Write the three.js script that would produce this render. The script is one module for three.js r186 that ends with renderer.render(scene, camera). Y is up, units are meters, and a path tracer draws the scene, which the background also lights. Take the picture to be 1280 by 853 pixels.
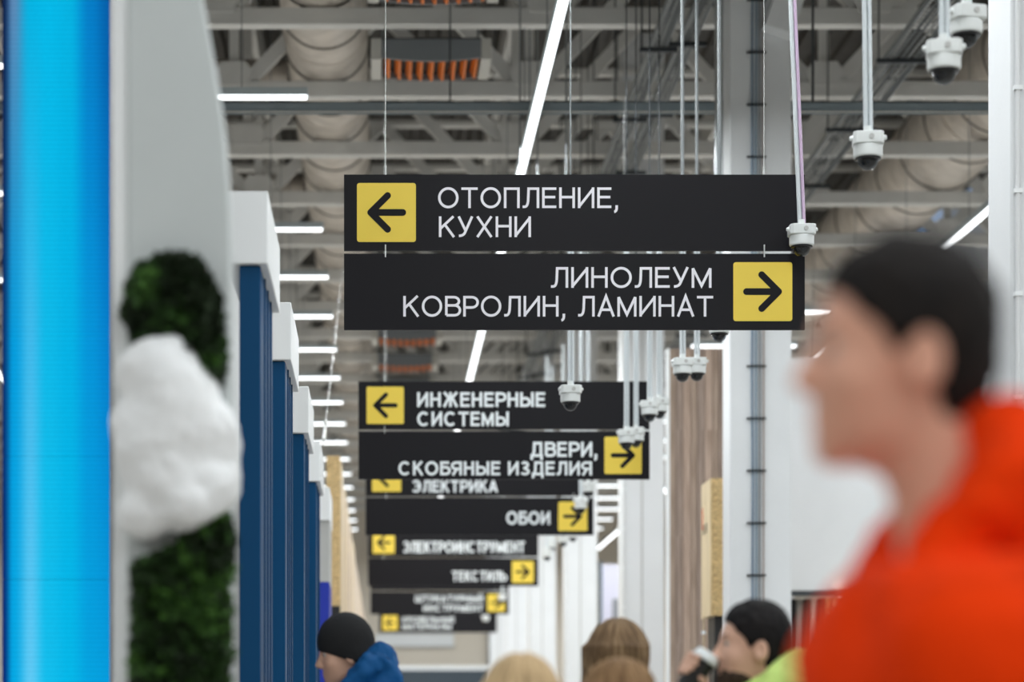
import * as THREE from 'three';
import { mergeGeometries } from 'three/addons/utils/BufferGeometryUtils.js';
import { RoundedBoxGeometry } from 'three/addons/geometries/RoundedBoxGeometry.js';
import { RectAreaLightUniformsLib } from 'three/addons/lights/RectAreaLightUniformsLib.js';

// ---------------------------------------------------------------- camera, sky, exposure
const scene = new THREE.Scene();
const FOCAL = 3000, VX = 477, VY = 921, EYE = 1.25;          // focal length in pixels of the 1280 x 853 frame, vanishing point of the aisle, camera height
const camera = new THREE.PerspectiveCamera(2 * Math.atan(VY / FOCAL) * 180 / Math.PI, 1280 / 853, 0.1, 200);
camera.setViewOffset(1606, 1842, 803 - VX, 0, 1280, 853);    // level camera with a shifted lens: verticals stay vertical
camera.position.set(0, EYE, 0);
camera.lookAt(0, EYE, -1);
camera.focus = 12.7;
camera.userData.fStop = 1.18;
scene.background = new THREE.Color(0.085, 0.15, 0.26);          // clear sky, seen through the one rooflight
const renderer = new THREE.WebGLRenderer({ antialias: true });
renderer.toneMapping = THREE.LinearToneMapping;
renderer.toneMappingExposure = 2.45;
renderer.shadowMap.enabled = true;
RectAreaLightUniformsLib.init();
const LAMP = 46;                                              // radiance of the white tubes
const LAMP_COLOR = new THREE.Color(0.96, 1.0, 1.02);

// ---------------------------------------------------------------- helpers
let seed = 12345;
const rnd = () => { seed = (seed * 1664525 + 1013904223) >>> 0; return seed / 4294967296; };
const rr = (a, b) => a + (b - a) * rnd();
const P = (px, py, d) => new THREE.Vector3((px - VX) * d / FOCAL, EYE + (VY - py) * d / FOCAL, -d);   // a pixel at a known distance
const PXX = (px, d) => (px - VX) * d / FOCAL, PXY = (py, d) => EYE + (VY - py) * d / FOCAL;
const used = new Map();
function numbered(n) { const k = used.get(n) || 0; used.set(n, k + 1); return k ? n + '_' + String(k).padStart(3, '0') : n; }
function mesh(name, geo, mat, parent) {
  const m = new THREE.Mesh(geo, mat); m.name = name; m.castShadow = m.receiveShadow = true; if (parent) parent.add(m); return m;
}
function tag(o, label, category, group) { o.userData.label = label; o.userData.category = category; if (group) o.userData.group = group; return o; }
function thing(name, label, category, pos = [0, 0, 0], turn = 0, group) {
  const g = new THREE.Group(); g.name = numbered(name); g.position.set(...pos); g.rotation.y = turn; scene.add(g); return tag(g, label, category, group);
}
function single(name, geo, mat, label, category, group) { const m = mesh(numbered(name), geo, mat); scene.add(m); return tag(m, label, category, group); }
function struct(name, geo, mat, label) { const m = mesh(name, geo, mat); m.userData.kind = 'structure'; if (label) m.userData.label = label; scene.add(m); return m; }
function copy(o, pos, label) { const c = o.clone(); c.name = numbered(o.name.replace(/_\d{3}$/, '')); c.position.set(...pos); if (label) c.userData.label = label; scene.add(c); return c; }
const box = (x0, x1, y0, y1, z0, z1) => new THREE.BoxGeometry(Math.abs(x1 - x0), Math.abs(y1 - y0), Math.abs(z1 - z0)).translate((x0 + x1) / 2, (y0 + y1) / 2, (z0 + z1) / 2);
const rbox = (x0, x1, y0, y1, z0, z1, r = 0.006) => new RoundedBoxGeometry(Math.abs(x1 - x0), Math.abs(y1 - y0), Math.abs(z1 - z0), 2, r).translate((x0 + x1) / 2, (y0 + y1) / 2, (z0 + z1) / 2);
const V = (x, y, z) => new THREE.Vector3(x, y, z);
function rod(a, b, r, seg = 8, r2 = r) {
  const d = b.clone().sub(a), g = new THREE.CylinderGeometry(r2, r, d.length(), seg);
  g.applyQuaternion(new THREE.Quaternion().setFromUnitVectors(V(0, 1, 0), d.clone().normalize())); const m = a.clone().add(b).multiplyScalar(0.5); return g.translate(m.x, m.y, m.z);
}
function bar(a, b, w, h) {                                    // square bar in a plane of constant z
  const d = b.clone().sub(a), g = new THREE.BoxGeometry(h, d.length(), w);
  g.applyQuaternion(new THREE.Quaternion().setFromUnitVectors(V(0, 1, 0), d.clone().normalize())); const m = a.clone().add(b).multiplyScalar(0.5); return g.translate(m.x, m.y, m.z);
}
const merge = (l) => mergeGeometries(l.map((g) => { const c = g.index ? g.toNonIndexed() : g; for (const k of Object.keys(c.attributes)) if (!['position', 'normal', 'uv'].includes(k)) c.deleteAttribute(k); return c; }), false);
function metricUV(geo, s = 1, ox = 0, oy = 0) {               // uv in metres from the dominant axis of every face
  const g = geo.index ? geo.toNonIndexed() : geo, p = g.attributes.position, n = g.attributes.normal, uv = new Float32Array(p.count * 2);
  for (let i = 0; i < p.count; i++) {
    const ax = Math.abs(n.getX(i)), ay = Math.abs(n.getY(i)), az = Math.abs(n.getZ(i));
    const [u, v] = ax > ay && ax > az ? [p.getZ(i), p.getY(i)] : ay > az ? [p.getX(i), p.getZ(i)] : [p.getX(i), p.getY(i)];
    uv[2 * i] = u * s + ox; uv[2 * i + 1] = v * s + oy;
  }
  g.setAttribute('uv', new THREE.BufferAttribute(uv, 2)); return g;
}
// value noise
const hash = (x, y, z) => { let h = (x * 374761393 + y * 668265263 + z * 2147483647) | 0; h = Math.imul(h ^ (h >>> 13), 1274126177); return ((h ^ (h >>> 16)) >>> 0) / 4294967296; };
function noise3(x, y, z) {
  const X = Math.floor(x), Y = Math.floor(y), Z = Math.floor(z), f = (t) => t * t * (3 - 2 * t), u = f(x - X), v = f(y - Y), w = f(z - Z), l = (a, b, t) => a + (b - a) * t;
  const c = (i, j, k) => hash(X + i, Y + j, Z + k);
  return l(l(l(c(0, 0, 0), c(1, 0, 0), u), l(c(0, 1, 0), c(1, 1, 0), u), v), l(l(c(0, 0, 1), c(1, 0, 1), u), l(c(0, 1, 1), c(1, 1, 1), u), v), w);
}
const fbm = (x, y, z, o = 4) => { let s = 0, a = 0.5, t = 0; for (let i = 0; i < o; i++) { s += a * noise3(x, y, z); t += a; a /= 2; x *= 2.03; y *= 2.03; z *= 2.03; } return s / t; };
const wrapNoise = (u, v, f, s) => { const a = u * Math.PI * 2, b = v * Math.PI * 2, r = f / 6.28; return fbm(Math.cos(a) * r + s + 10, Math.sin(a) * r + Math.cos(b) * r + 20, Math.sin(b) * r + s * 3 + 30); };
function tex(w, h, fn, srgb = true) {
  const d = new Uint8Array(w * h * 4);
  for (let y = 0; y < h; y++) for (let x = 0; x < w; x++) { const c = fn(x / w, y / h, x, y), i = (y * w + x) * 4; d[i] = c[0]; d[i + 1] = c[1]; d[i + 2] = c[2]; d[i + 3] = 255; }
  const t = new THREE.DataTexture(d, w, h); t.wrapS = t.wrapT = THREE.RepeatWrapping; t.magFilter = THREE.LinearFilter; if (srgb) t.colorSpace = THREE.SRGBColorSpace; t.needsUpdate = true; return t;
}
const mat = (color, roughness = 0.6, extra = {}) => new THREE.MeshStandardMaterial({ color, roughness, ...extra });
const mottle = (base, amp, f, s) => tex(256, 256, (u, v) => { const n = (wrapNoise(u, v, f, s) - 0.5) * amp + (hash((u * 256) | 0, (v * 256) | 0, s) - 0.5) * amp * 0.25; return base.map((c) => Math.max(0, Math.min(255, c + n))); });
const grain = tex(256, 256, (u, v) => { const n = 128 + (wrapNoise(u, v, 24, 3) - 0.5) * 120; return [n, n, n]; }, false);

// ---------------------------------------------------------------- materials
const M = {
  floor: mat('#ffffff', 0.35, { map: mottle([172, 168, 162], 26, 6, 1) }),
  wall: mat('#ffffff', 0.85, { map: mottle([190, 187, 180], 12, 5, 2) }),
  cream: mat('#ffffff', 0.85, { map: mottle([226, 217, 202], 12, 5, 4) }),
  deck: mat('#ffffff', 0.55, { map: mottle([56, 53, 48], 26, 9, 5) }),
  truss: mat('#ffffff', 0.5, { map: mottle([216, 216, 213], 14, 8, 6) }),
  duct: mat('#ffffff', 0.42, { metalness: 0.35, map: mottle([206, 198, 188], 46, 12, 7), bumpMap: grain, bumpScale: 0.002 }),
  ductRing: mat('#6f6a64', 0.5, { metalness: 0.4 }),
  white: mat('#eef1f2', 0.5), whiteMatt: mat('#dfe1e2', 0.7), column: mat('#ffffff', 0.5, { map: mottle([222, 225, 227], 8, 6, 8) }),
  steel: mat('#b9bec0', 0.3, { metalness: 0.8 }), steelDull: mat('#8d9294', 0.6, { metalness: 0.2 }), wire: mat('#c9ccca', 0.35, { metalness: 0.5 }),
  darkSteel: mat('#3d4246', 0.5, { metalness: 0.3 }), trayBlue: mat('#88959b', 0.5), black: mat('#141415', 0.55), rubber: mat('#1d1d1f', 0.8),
  housing: mat('#b8c4c8', 0.5), glow: new THREE.MeshStandardMaterial({ color: '#ffffff', emissive: LAMP_COLOR, emissiveIntensity: 1.2, roughness: 0.6 }),
  signBlack: new THREE.MeshPhysicalMaterial({ color: '#161519', roughness: 0.5, specularIntensity: 0.35 }), yellow: mat('#e6c948', 0.5), ink: new THREE.MeshPhysicalMaterial({ color: '#141317', roughness: 0.55, specularIntensity: 0.35 }), printWhite: mat('#e9e8ee', 0.5),
  camWhite: mat('#dde1e0', 0.45), camBlack: mat('#0c0d10', 0.25), camEye: mat('#14222c', 0.08),
  dome: new THREE.MeshPhysicalMaterial({ color: '#aab0b6', roughness: 0.02, transmission: 1, thickness: 0, ior: 1.5 }),
  glass: new THREE.MeshPhysicalMaterial({ color: '#ffffff', roughness: 0.05, transmission: 1, thickness: 0, ior: 1.45 }),
  orange: mat('#ee7d16', 0.5), heaterGrey: mat('#7b8085', 0.5), heaterEnd: mat('#c5c4be', 0.55), heaterIn: mat('#26211e', 0.7),
  petrol: new THREE.MeshPhysicalMaterial({ color: '#00426c', roughness: 0.5, specularIntensity: 0.35 }), royal: mat('#0629a2', 0.5), greyPanel: mat('#b9bab8', 0.6),
};

// ---------------------------------------------------------------- the hall
const X0 = -10.2, X1 = 17.2, ZN = 11, ZF = -71, DECK = EYE + 8.6, CHORD = EYE + 6.5;
struct('floor', metricUV(box(X0 - 0.3, X1 + 0.3, -0.2, 0, ZN + 0.3, ZF - 0.3), 0.25), M.floor);
struct('wall_left', metricUV(box(X0 - 0.3, X0, 0, DECK + 0.2, ZN + 0.3, ZF - 0.3), 0.25), M.wall);
struct('wall_right', metricUV(box(X1, X1 + 0.3, 0, DECK + 0.2, ZN + 0.3, ZF - 0.3), 0.25), M.wall);
struct('wall_back', metricUV(box(X0, X1, 0, DECK + 0.2, ZF - 0.3, ZF), 0.25), M.cream);
struct('wall_front', metricUV(box(X0, X1, 0, DECK + 0.2, ZN, ZN + 0.3), 0.25), M.wall);
{ // trapezoidal roof sheeting with one rooflight opening
  const hole = { x0: 8.5, x1: 10.1, z0: -37.9, z1: -41.8 };
  const pos = [], q = (a, b, c, d) => pos.push(...a, ...b, ...c, ...a, ...c, ...d);
  const pr = [[0, 0], [0.1, 0], [0.14, 0.07], [0.24, 0.07], [0.28, 0]];
  for (let x = X0; x < X1; x += 0.28) for (let i = 0; i < 4; i++) {
    const [a, ya] = pr[i], [b, yb] = pr[i + 1], xa = x + a, xb = x + b;
    const runs = xb > hole.x0 && xa < hole.x1 ? [[ZN, hole.z0], [hole.z1, ZF]] : [[ZN, ZF]];
    for (const [za, zb] of runs) q([xa, DECK + ya, za], [xa, DECK + ya, zb], [xb, DECK + yb, zb], [xb, DECK + yb, za]);
  }
  const g = new THREE.BufferGeometry(); g.setAttribute('position', new THREE.Float32BufferAttribute(pos, 3)); g.computeVertexNormals();
  const slab = [box(X0 - 0.3, hole.x0, DECK + 0.075, DECK + 0.12, ZN + 0.3, ZF - 0.3), box(hole.x1, X1 + 0.3, DECK + 0.075, DECK + 0.12, ZN + 0.3, ZF - 0.3),
    box(hole.x0, hole.x1, DECK + 0.075, DECK + 0.12, ZN + 0.3, hole.z0), box(hole.x0, hole.x1, DECK + 0.075, DECK + 0.12, hole.z1, ZF - 0.3)];
  struct('ceiling', merge([metricUV(g, 0.3), ...slab.map((s) => metricUV(s, 0.3))]), M.deck);
  const w = new THREE.Group(); w.name = 'window_1'; w.userData.kind = 'structure'; w.userData.label = 'small rooflight with blue sky behind it'; scene.add(w);
  mesh('window_frame', merge([box(hole.x0, hole.x0 + 0.05, DECK, DECK + 0.12, hole.z0, hole.z1), box(hole.x1 - 0.05, hole.x1, DECK, DECK + 0.12, hole.z0, hole.z1), box(hole.x0 + 0.5, hole.x0 + 0.54, DECK, DECK + 0.12, hole.z0, hole.z1)]), M.truss, w);
  mesh('pane', box(hole.x0, hole.x1, DECK + 0.122, DECK + 0.126, hole.z0, hole.z1), M.glass, w);
}
const Z_TRUSS = (k) => -(21.9 + 2.46 * k);
{ // lattice trusses across the hall
  const t0 = thing('roof_truss', 'grey steel lattice truss spanning the hall under the roof sheeting', 'truss', [0, 0, Z_TRUSS(-2)], 0, 'parallel roof trusses');
  const H = 1.58, c = 0.16, yb = CHORD, yt = CHORD + H;
  mesh('bottom_chord', metricUV(rbox(X0, X1, yb, yb + c, -c, 0, 0.012), 0.5), M.truss, t0);
  mesh('top_chord', metricUV(rbox(X0, X1, yt, yt + 0.08, -c, 0, 0.012), 0.5), M.truss, t0);
  for (let x = -7.5; x < X1; x += 3) {
    for (const s of [-1, 1]) { if (x + s * 1.5 > X1) continue; mesh('diagonal', metricUV(bar(V(x + s * 0.12, yb + c * 0.9, -c / 2), V(x + s * 1.5, yt + 0.04, -c / 2), 0.1, 0.135), 0.5), M.truss, t0); }
    mesh('vertical_post', metricUV(box(x - 0.05, x + 0.05, yb + c, yt, -c / 2 - 0.04, -c / 2 + 0.04), 0.5), M.truss, t0);
    const gs = new THREE.Shape([[-0.14, 0], [0.14, 0], [0.2, 0.14], [0.12, 0.24], [-0.12, 0.24], [-0.2, 0.14]].map(([a, b]) => new THREE.Vector2(a, b)));
    mesh('gusset_plate', new THREE.ExtrudeGeometry(gs, { depth: 0.02, bevelEnabled: false }).translate(x, yb + c * 0.7, 0.001), M.truss, t0);
  }
  for (let k = -1; k <= 19; k++) copy(t0, [0, 0, Z_TRUSS(k)]);
  for (let x = -7.5; x < X1; x += 3) single('roof_purlin', metricUV(box(x - 0.04, x + 0.04, CHORD + 1.66, DECK, ZN, ZF), 0.5), M.truss, 'long grey purlin between the trusses and the roof sheeting', 'purlin', 'roof purlins');
}
function duct(label, x, y, r, za, zb, seg) {
  const t = thing('ventilation_duct', label, 'duct', [x, y, za]);
  const n = Math.round(Math.abs(zb - za) / seg), L = (zb - za) / n;
  for (let i = 0; i < n; i++) {
    const g = new THREE.LatheGeometry([[r * 0.985, 0], [r, 0.03], [r * 1.004, Math.abs(L) * 0.5], [r, Math.abs(L) - 0.03], [r * 0.985, Math.abs(L)]].map(([a, b]) => new THREE.Vector2(a, b)), 40).rotateX(-Math.PI / 2);
    const m = mesh('duct_segment', metricUV(g.translate(0, 0, i * L), 0.7, i * 0.37, i * 0.21), M.duct, t);
    if (i) mesh('seam_ring', new THREE.TorusGeometry(r * 1.0, 0.014, 8, 40).translate(0, 0, i * L), M.ductRing, m);
    if (i % 2) mesh('duct_band', new THREE.TorusGeometry(r * 1.004, 0.012, 6, 40).translate(0, 0, (i + 0.45) * L), M.duct, m);
  }
  return t;
}
duct('thick round insulated silver duct running through the trusses above the heaters', -0.56, CHORD + 0.16 + 0.425, 0.42, -17, -62, 1.25);
duct('wide silver duct with dark seam rings beyond the white column by the rooflight', 6.85, CHORD + 0.16 + 0.55, 0.54, -17, -62, 1.35);
for (const [z, lab] of [[-25.6, 'thin transverse silver duct joining the round duct near the hanging tube lamp'], [-30.85, 'thin transverse silver duct joining the round duct beyond the blue display fins']]) {
  const t = thing('branch_duct', lab, 'duct', [-5.2, CHORD + 0.52, z]);
  mesh('duct_tube', metricUV(new THREE.CylinderGeometry(0.2, 0.2, 4.2, 28).rotateZ(Math.PI / 2).translate(2.1, 0, 0), 0.7), M.duct, t);
  for (const x of [1.2, 2.6, 3.3, 3.6]) mesh('seam_ring', new THREE.TorusGeometry(0.2, 0.012, 6, 28).rotateY(Math.PI / 2).translate(x, 0, 0), M.ductRing, t);
}
{ // heaters with orange slats
  const w = 0.92, d = 0.7, h = 0.17, sag = 0.035, n = 9;
  const t0 = thing('air_heater', 'grey ceiling heater with orange slats hanging behind the truss above the sign', 'heater', [0.46, EYE + 6.3, -22.25], 0, 'ceiling heaters');
  const arc = (x) => -sag * (1 - (2 * x / w) ** 2), pts = [];
  for (let i = 0; i <= 16; i++) { const x = -w / 2 + w * i / 16; pts.push(new THREE.Vector2(x, arc(x))); }
  const s = new THREE.Shape([...pts, new THREE.Vector2(w / 2, h), new THREE.Vector2(-w / 2, h)]);
  mesh('front_panel', new THREE.ExtrudeGeometry(s, { depth: 0.03, bevelEnabled: false }).translate(0, 0, -0.03), M.heaterGrey, t0);
  mesh('back_panel', new THREE.ExtrudeGeometry(s, { depth: 0.03, bevelEnabled: false }).translate(0, 0, -d), M.heaterGrey, t0);
  const top = new THREE.Shape([...pts.map((p) => new THREE.Vector2(p.x * 0.99, p.y + 0.07)), new THREE.Vector2(w / 2, h + 0.02), new THREE.Vector2(-w / 2, h + 0.02)]);
  mesh('casing', new THREE.ExtrudeGeometry(top, { depth: d - 0.06, bevelEnabled: false }).translate(0, 0, -d + 0.03), M.heaterIn, t0);
  for (const sx of [-1, 1]) mesh('end_panel', rbox(sx * (w / 2 + 0.05) - 0.05, sx * (w / 2 + 0.05) + 0.05, -0.02, h + 0.01, -d, 0, 0.01), M.heaterEnd, t0);
  for (let i = 0; i < n; i++) { const x = -w / 2 + w * (i + 0.5) / n; mesh('orange_slat', new THREE.BoxGeometry(0.022, 0.08, d - 0.07).rotateZ(0.45).translate(x, arc(x) + 0.03, -d / 2), M.orange, t0); }
  for (const sx of [-1, 1]) mesh('hanger', rod(V(sx * 0.45, h, -d / 2), V(sx * 0.45, DECK - EYE - 6.3, -d / 2), 0.012), M.steelDull, t0);
  copy(t0, [0.44, EYE + 6.3, -19.85], 'grey ceiling heater with orange slats cut off above the foremost truss');
  for (const z of [-37.9, -40.6, -43.4]) { const c = copy(t0, [0.4, EYE + 6.3, z], 'dark ceiling heater with dull orange slats between the two foremost hanging signs'); c.userData.group = 'far ceiling heaters'; }
}
// ---------------------------------------------------------------- lamps
function downLight(w, l, x, y, z, parent, power = LAMP) {
  const a = new THREE.RectAreaLight(LAMP_COLOR, power, w, l); a.rotation.x = -Math.PI / 2; a.position.set(x, y, z); a.castShadow = true; a.name = 'tube_light'; parent.add(a);
}
function lineLamp(label, x, hy) {
  const y = EYE + hy, t = thing('line_lamp', label, 'lamp', [x, y, 0], 0, 'long line lamps along the aisle');
  for (let z = 10; z > -68; z -= 13) {
    const m = mesh('housing', rbox(-0.045, 0.045, 0.012, 0.085, z, z - 12.99, 0.005), M.housing, t);
    mesh('diffuser', box(-0.036, 0.036, 0, 0.014, z, z - 12.99), M.glow, m);
    downLight(0.07, 12.98, 0, -0.004, z - 6.5, t);
  }
  for (let z = -16; z > -62; z -= 3) mesh('hanger_wire', rod(V(0, 0.08, z), V(0, DECK - y, z), 0.005, 5), M.steelDull, t);
  return t;
}
lineLamp('continuous white line lamp running above the hanging signs down the aisle', 1.31, 5.3);
lineLamp('white line lamp running beside the wide duct beyond the white columns', 6.12, 5.3);
lineLamp('white line lamp over the far shop bay past the carpet display', 11.4, 5.3);
lineLamp('white line lamp over the bay left of the blue video pillar', -5.6, 5.3);
function tubeLamp(xa, xb, z, label, group, hy = 5.3) {
  const y = EYE + hy, t = thing('tube_lamp', label, 'lamp', [xa, y, z], 0, group), L = xb - xa;
  mesh('housing', rbox(0, L, 0.012, 0.075, -0.045, 0.045, 0.006), M.housing, t);
  mesh('diffuser', rbox(0.01, L - 0.01, -0.012, 0.016, -0.038, 0.038, 0.01), M.glow, t);
  mesh('end_cap', box(L - 0.004, L + 0.004, 0.01, 0.08, -0.046, 0.046), M.whiteMatt, t);
  for (const x of [0.12, L - 0.55]) mesh('hanger_wire', rod(V(x, 0.07, 0), V(x, DECK - y, 0), 0.004, 5), M.steelDull, t);
  downLight(L - 0.04, 0.07, L / 2, -0.016, 0, t);
}
for (let k = 0; k < 17; k++) {
  const z = -(19.9 + 2.6 * k);
  if (k !== 1) tubeLamp(-2.3, -0.61, z, k ? 'short white tube lamp hung across the hall over the display fins' : 'white tube lamp fixed to the slotted channel near the round duct', k ? 'tube lamps over the display fins' : undefined);
  if (k > 3 && k < 17) tubeLamp(4.2, 5.64, z + 0.3, 'short white tube lamp hung across the hall behind the white columns', 'tube lamps behind the white columns');
}
for (let k = 0; k < 5; k++) tubeLamp(-4.5, -2.62, -(17.9 + 4.2 * k), 'white tube lamp seen past the edge of the blue video pillar', 'tube lamps beside the video pillar', 5.0);

// ---------------------------------------------------------------- cable channels, trays and rods
{
  const t = thing('slotted_channel', 'grey slotted steel channel running straight across the hall', 'cable channel', [0, EYE + 5.46, -21.0]);
  mesh('channel_back', box(-6, 12, 0, 0.085, -0.06, -0.05), M.trayBlue, t);
  mesh('channel_top', box(-6, 12, 0.075, 0.085, -0.05, 0.05), M.trayBlue, t);
  mesh('channel_lip', box(-6, 12, 0.03, 0.085, 0.045, 0.05), M.trayBlue, t);
  mesh('bottom_edge', box(-6, 12, -0.006, 0.004, 0.03, 0.05), M.heaterEnd, t);
  const teeth = []; for (let x = -6; x < 12; x += 0.066) teeth.push(box(x, x + 0.03, 0, 0.03, 0.045, 0.05));
  const m = mesh('slot_teeth', merge(teeth), M.trayBlue, t); m.userData.kind = 'stuff';
  for (let x = -4.2; x < 12; x += 2.4) mesh('hanger_rod', rod(V(x, 0.08, -0.02), V(x, DECK - EYE - 5.46, -0.02), 0.007, 5), M.darkSteel, t);
}
function tray(label, xa, xb, hy, cables) {
  const t = thing('cable_tray', label, 'cable tray', [xa, EYE + hy, -17.1]), w = xb - xa, L = 43;
  for (const x of [0, w]) mesh('side_rail', box(x - 0.006, x + 0.006, 0, 0.06, 0, -L), M.steelDull, t);
  const wires = []; for (let z = 0; z < L; z += 0.1) wires.push(box(0, w, 0, 0.006, -z, -z - 0.006)); for (let i = 1; i < 5; i++) wires.push(box(w * i / 5 - 0.003, w * i / 5 + 0.003, 0, 0.006, 0, -L));
  const m = mesh('tray_mesh', merge(wires), M.steelDull, t); m.userData.kind = 'stuff';
  for (let i = 0; i < cables; i++) { const x = w * (i + 0.6) / (cables + 0.3), pts = []; for (let z = 0; z <= L; z += 1.5) pts.push(V(x + rr(-0.012, 0.012), 0.018 + rr(0, 0.01), -z)); mesh('cable', new THREE.TubeGeometry(new THREE.CatmullRomCurve3(pts), 60, 0.011, 5), i % 3 ? M.darkSteel : M.greyPanel, t); }
  for (let z = 2; z < L; z += 2.46) { mesh('support_arm', box(-0.1, w + 0.1, -0.045, -0.005, -z, -z - 0.04), M.darkSteel, t); mesh('hanger_rod', rod(V(-0.08, -0.04, -z - 0.02), V(-0.08, DECK - EYE - hy, -z - 0.02), 0.008, 5), M.darkSteel, t); }
}
tray('wire mesh cable tray running toward the back wall just left of the conduit pipes', 2.68, 2.82, 6.25, 4);
tray('wider cable tray with many cables beside the long line lamp', 2.42, 2.56, 6.2, 6);
tray('cable tray high above the dome cameras beyond the column row', 4.55, 4.85, 6.1, 5);
for (const [px, py, d, r, lab] of [[650, 226, 21.6, 0.009, 'thin dark threaded rod hanging left of the long line lamp'], [662, 230, 22.9, 0.009, 'thin grey cable hanging beside the long line lamp'], [672, 260, 22.2, 0.008, 'pale thin hanger rod touching the edge of the line lamp'], [708, 300, 21.4, 0.01, 'dark hanger rod dropping behind the sign right of the line lamp'], [1016, 128, 20.3, 0.012, 'dark rod hanging from the roof right of the cabled column']]) {
  const a = P(px, py, d); single('hanging_rod', rod(a, V(a.x, DECK, a.z), r, 6), d === 20.3 ? M.darkSteel : M.steelDull, lab, 'rod');
}
// ---------------------------------------------------------------- columns
function column(za, label, withCables) {
  const x0 = 2.93, x1 = 3.45, dep = 0.42, t = thing('steel_column', label, 'column', [x0, 0, -za], 0, withCables ? undefined : 'white columns along the aisle'), w = x1 - x0;
  mesh('shaft', metricUV(rbox(0, w, 0, DECK, -dep, 0, 0.012), 0.5), M.column, t);
  mesh('joint_cover', box(w * 0.46, w * 0.5, 0, 6.5, 0, 0.006), M.greyPanel, t);
  mesh('base_plate', rbox(-0.06, w + 0.06, 0, 0.04, -dep - 0.06, 0.06, 0.008), M.steelDull, t);
  if (withCables) {
    const cols = [mat('#5a7690', 0.5), mat('#7f97a8', 0.5), mat('#8d9296', 0.5), mat('#a39891', 0.5)];
    for (let i = 0; i < 4; i++) { const pts = []; for (let y = 0; y <= DECK; y += 0.7) pts.push(V(w * 0.36 + i * 0.031 + rr(-0.004, 0.004), y, 0.016)); mesh('cable', new THREE.TubeGeometry(new THREE.CatmullRomCurve3(pts), 50, 0.0075, 6), cols[i], t); }
    for (let y = 0.4; y < DECK; y += 0.44) mesh('cable_clip', box(w * 0.37 - 0.05, w * 0.37 + 0.11, y, y + 0.012, 0, 0.03), M.rubber, t);
    for (const dx of [-0.1, -0.06]) mesh('conduit_pipe', rod(V(dx, 5.75, -0.08), V(dx, DECK, -0.08), 0.017, 10), M.steel, t);
    mesh('knee_brace', bar(V(w - 0.14, CHORD - 0.6, 0.1), V(w + 0.5, CHORD + 1.2, 0.1), 0.2, 0.24), M.column, t);
  } else {
    mesh('conduit_pipe', rod(V(0.03, 0, 0.012), V(0.03, DECK, 0.012), 0.011, 8), M.whiteMatt, t);
    for (let y = 0.9; y < DECK; y += 0.48) mesh('pipe_clip', box(0.012, 0.05, y, y + 0.02, 0, 0.028), M.white, t);
  }
}
column(11.18, 'white steel column with a surface conduit pipe behind the man in orange', false);
column(20.2, 'white column carrying a bundle of blue and dark cables in front of the wood panel', true);
for (const z of [29.3, 38.4, 47.5, 56.6, 65.0]) column(z, 'white steel column in the row beside the hanging signs', false);
for (const z of [29.3, 38.4, 47.5, 56.6]) { const t = thing('steel_column', 'white steel column in the second row beyond the line lamp', 'column', [9.2, 0, -z], 0, 'second row of white columns'); mesh('shaft', metricUV(rbox(0, 0.5, 0, DECK, -0.5, 0, 0.012), 0.5), M.column, t); mesh('base_plate', rbox(-0.06, 0.56, 0, 0.04, -0.56, 0.06, 0.008), M.steelDull, t); }

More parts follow.
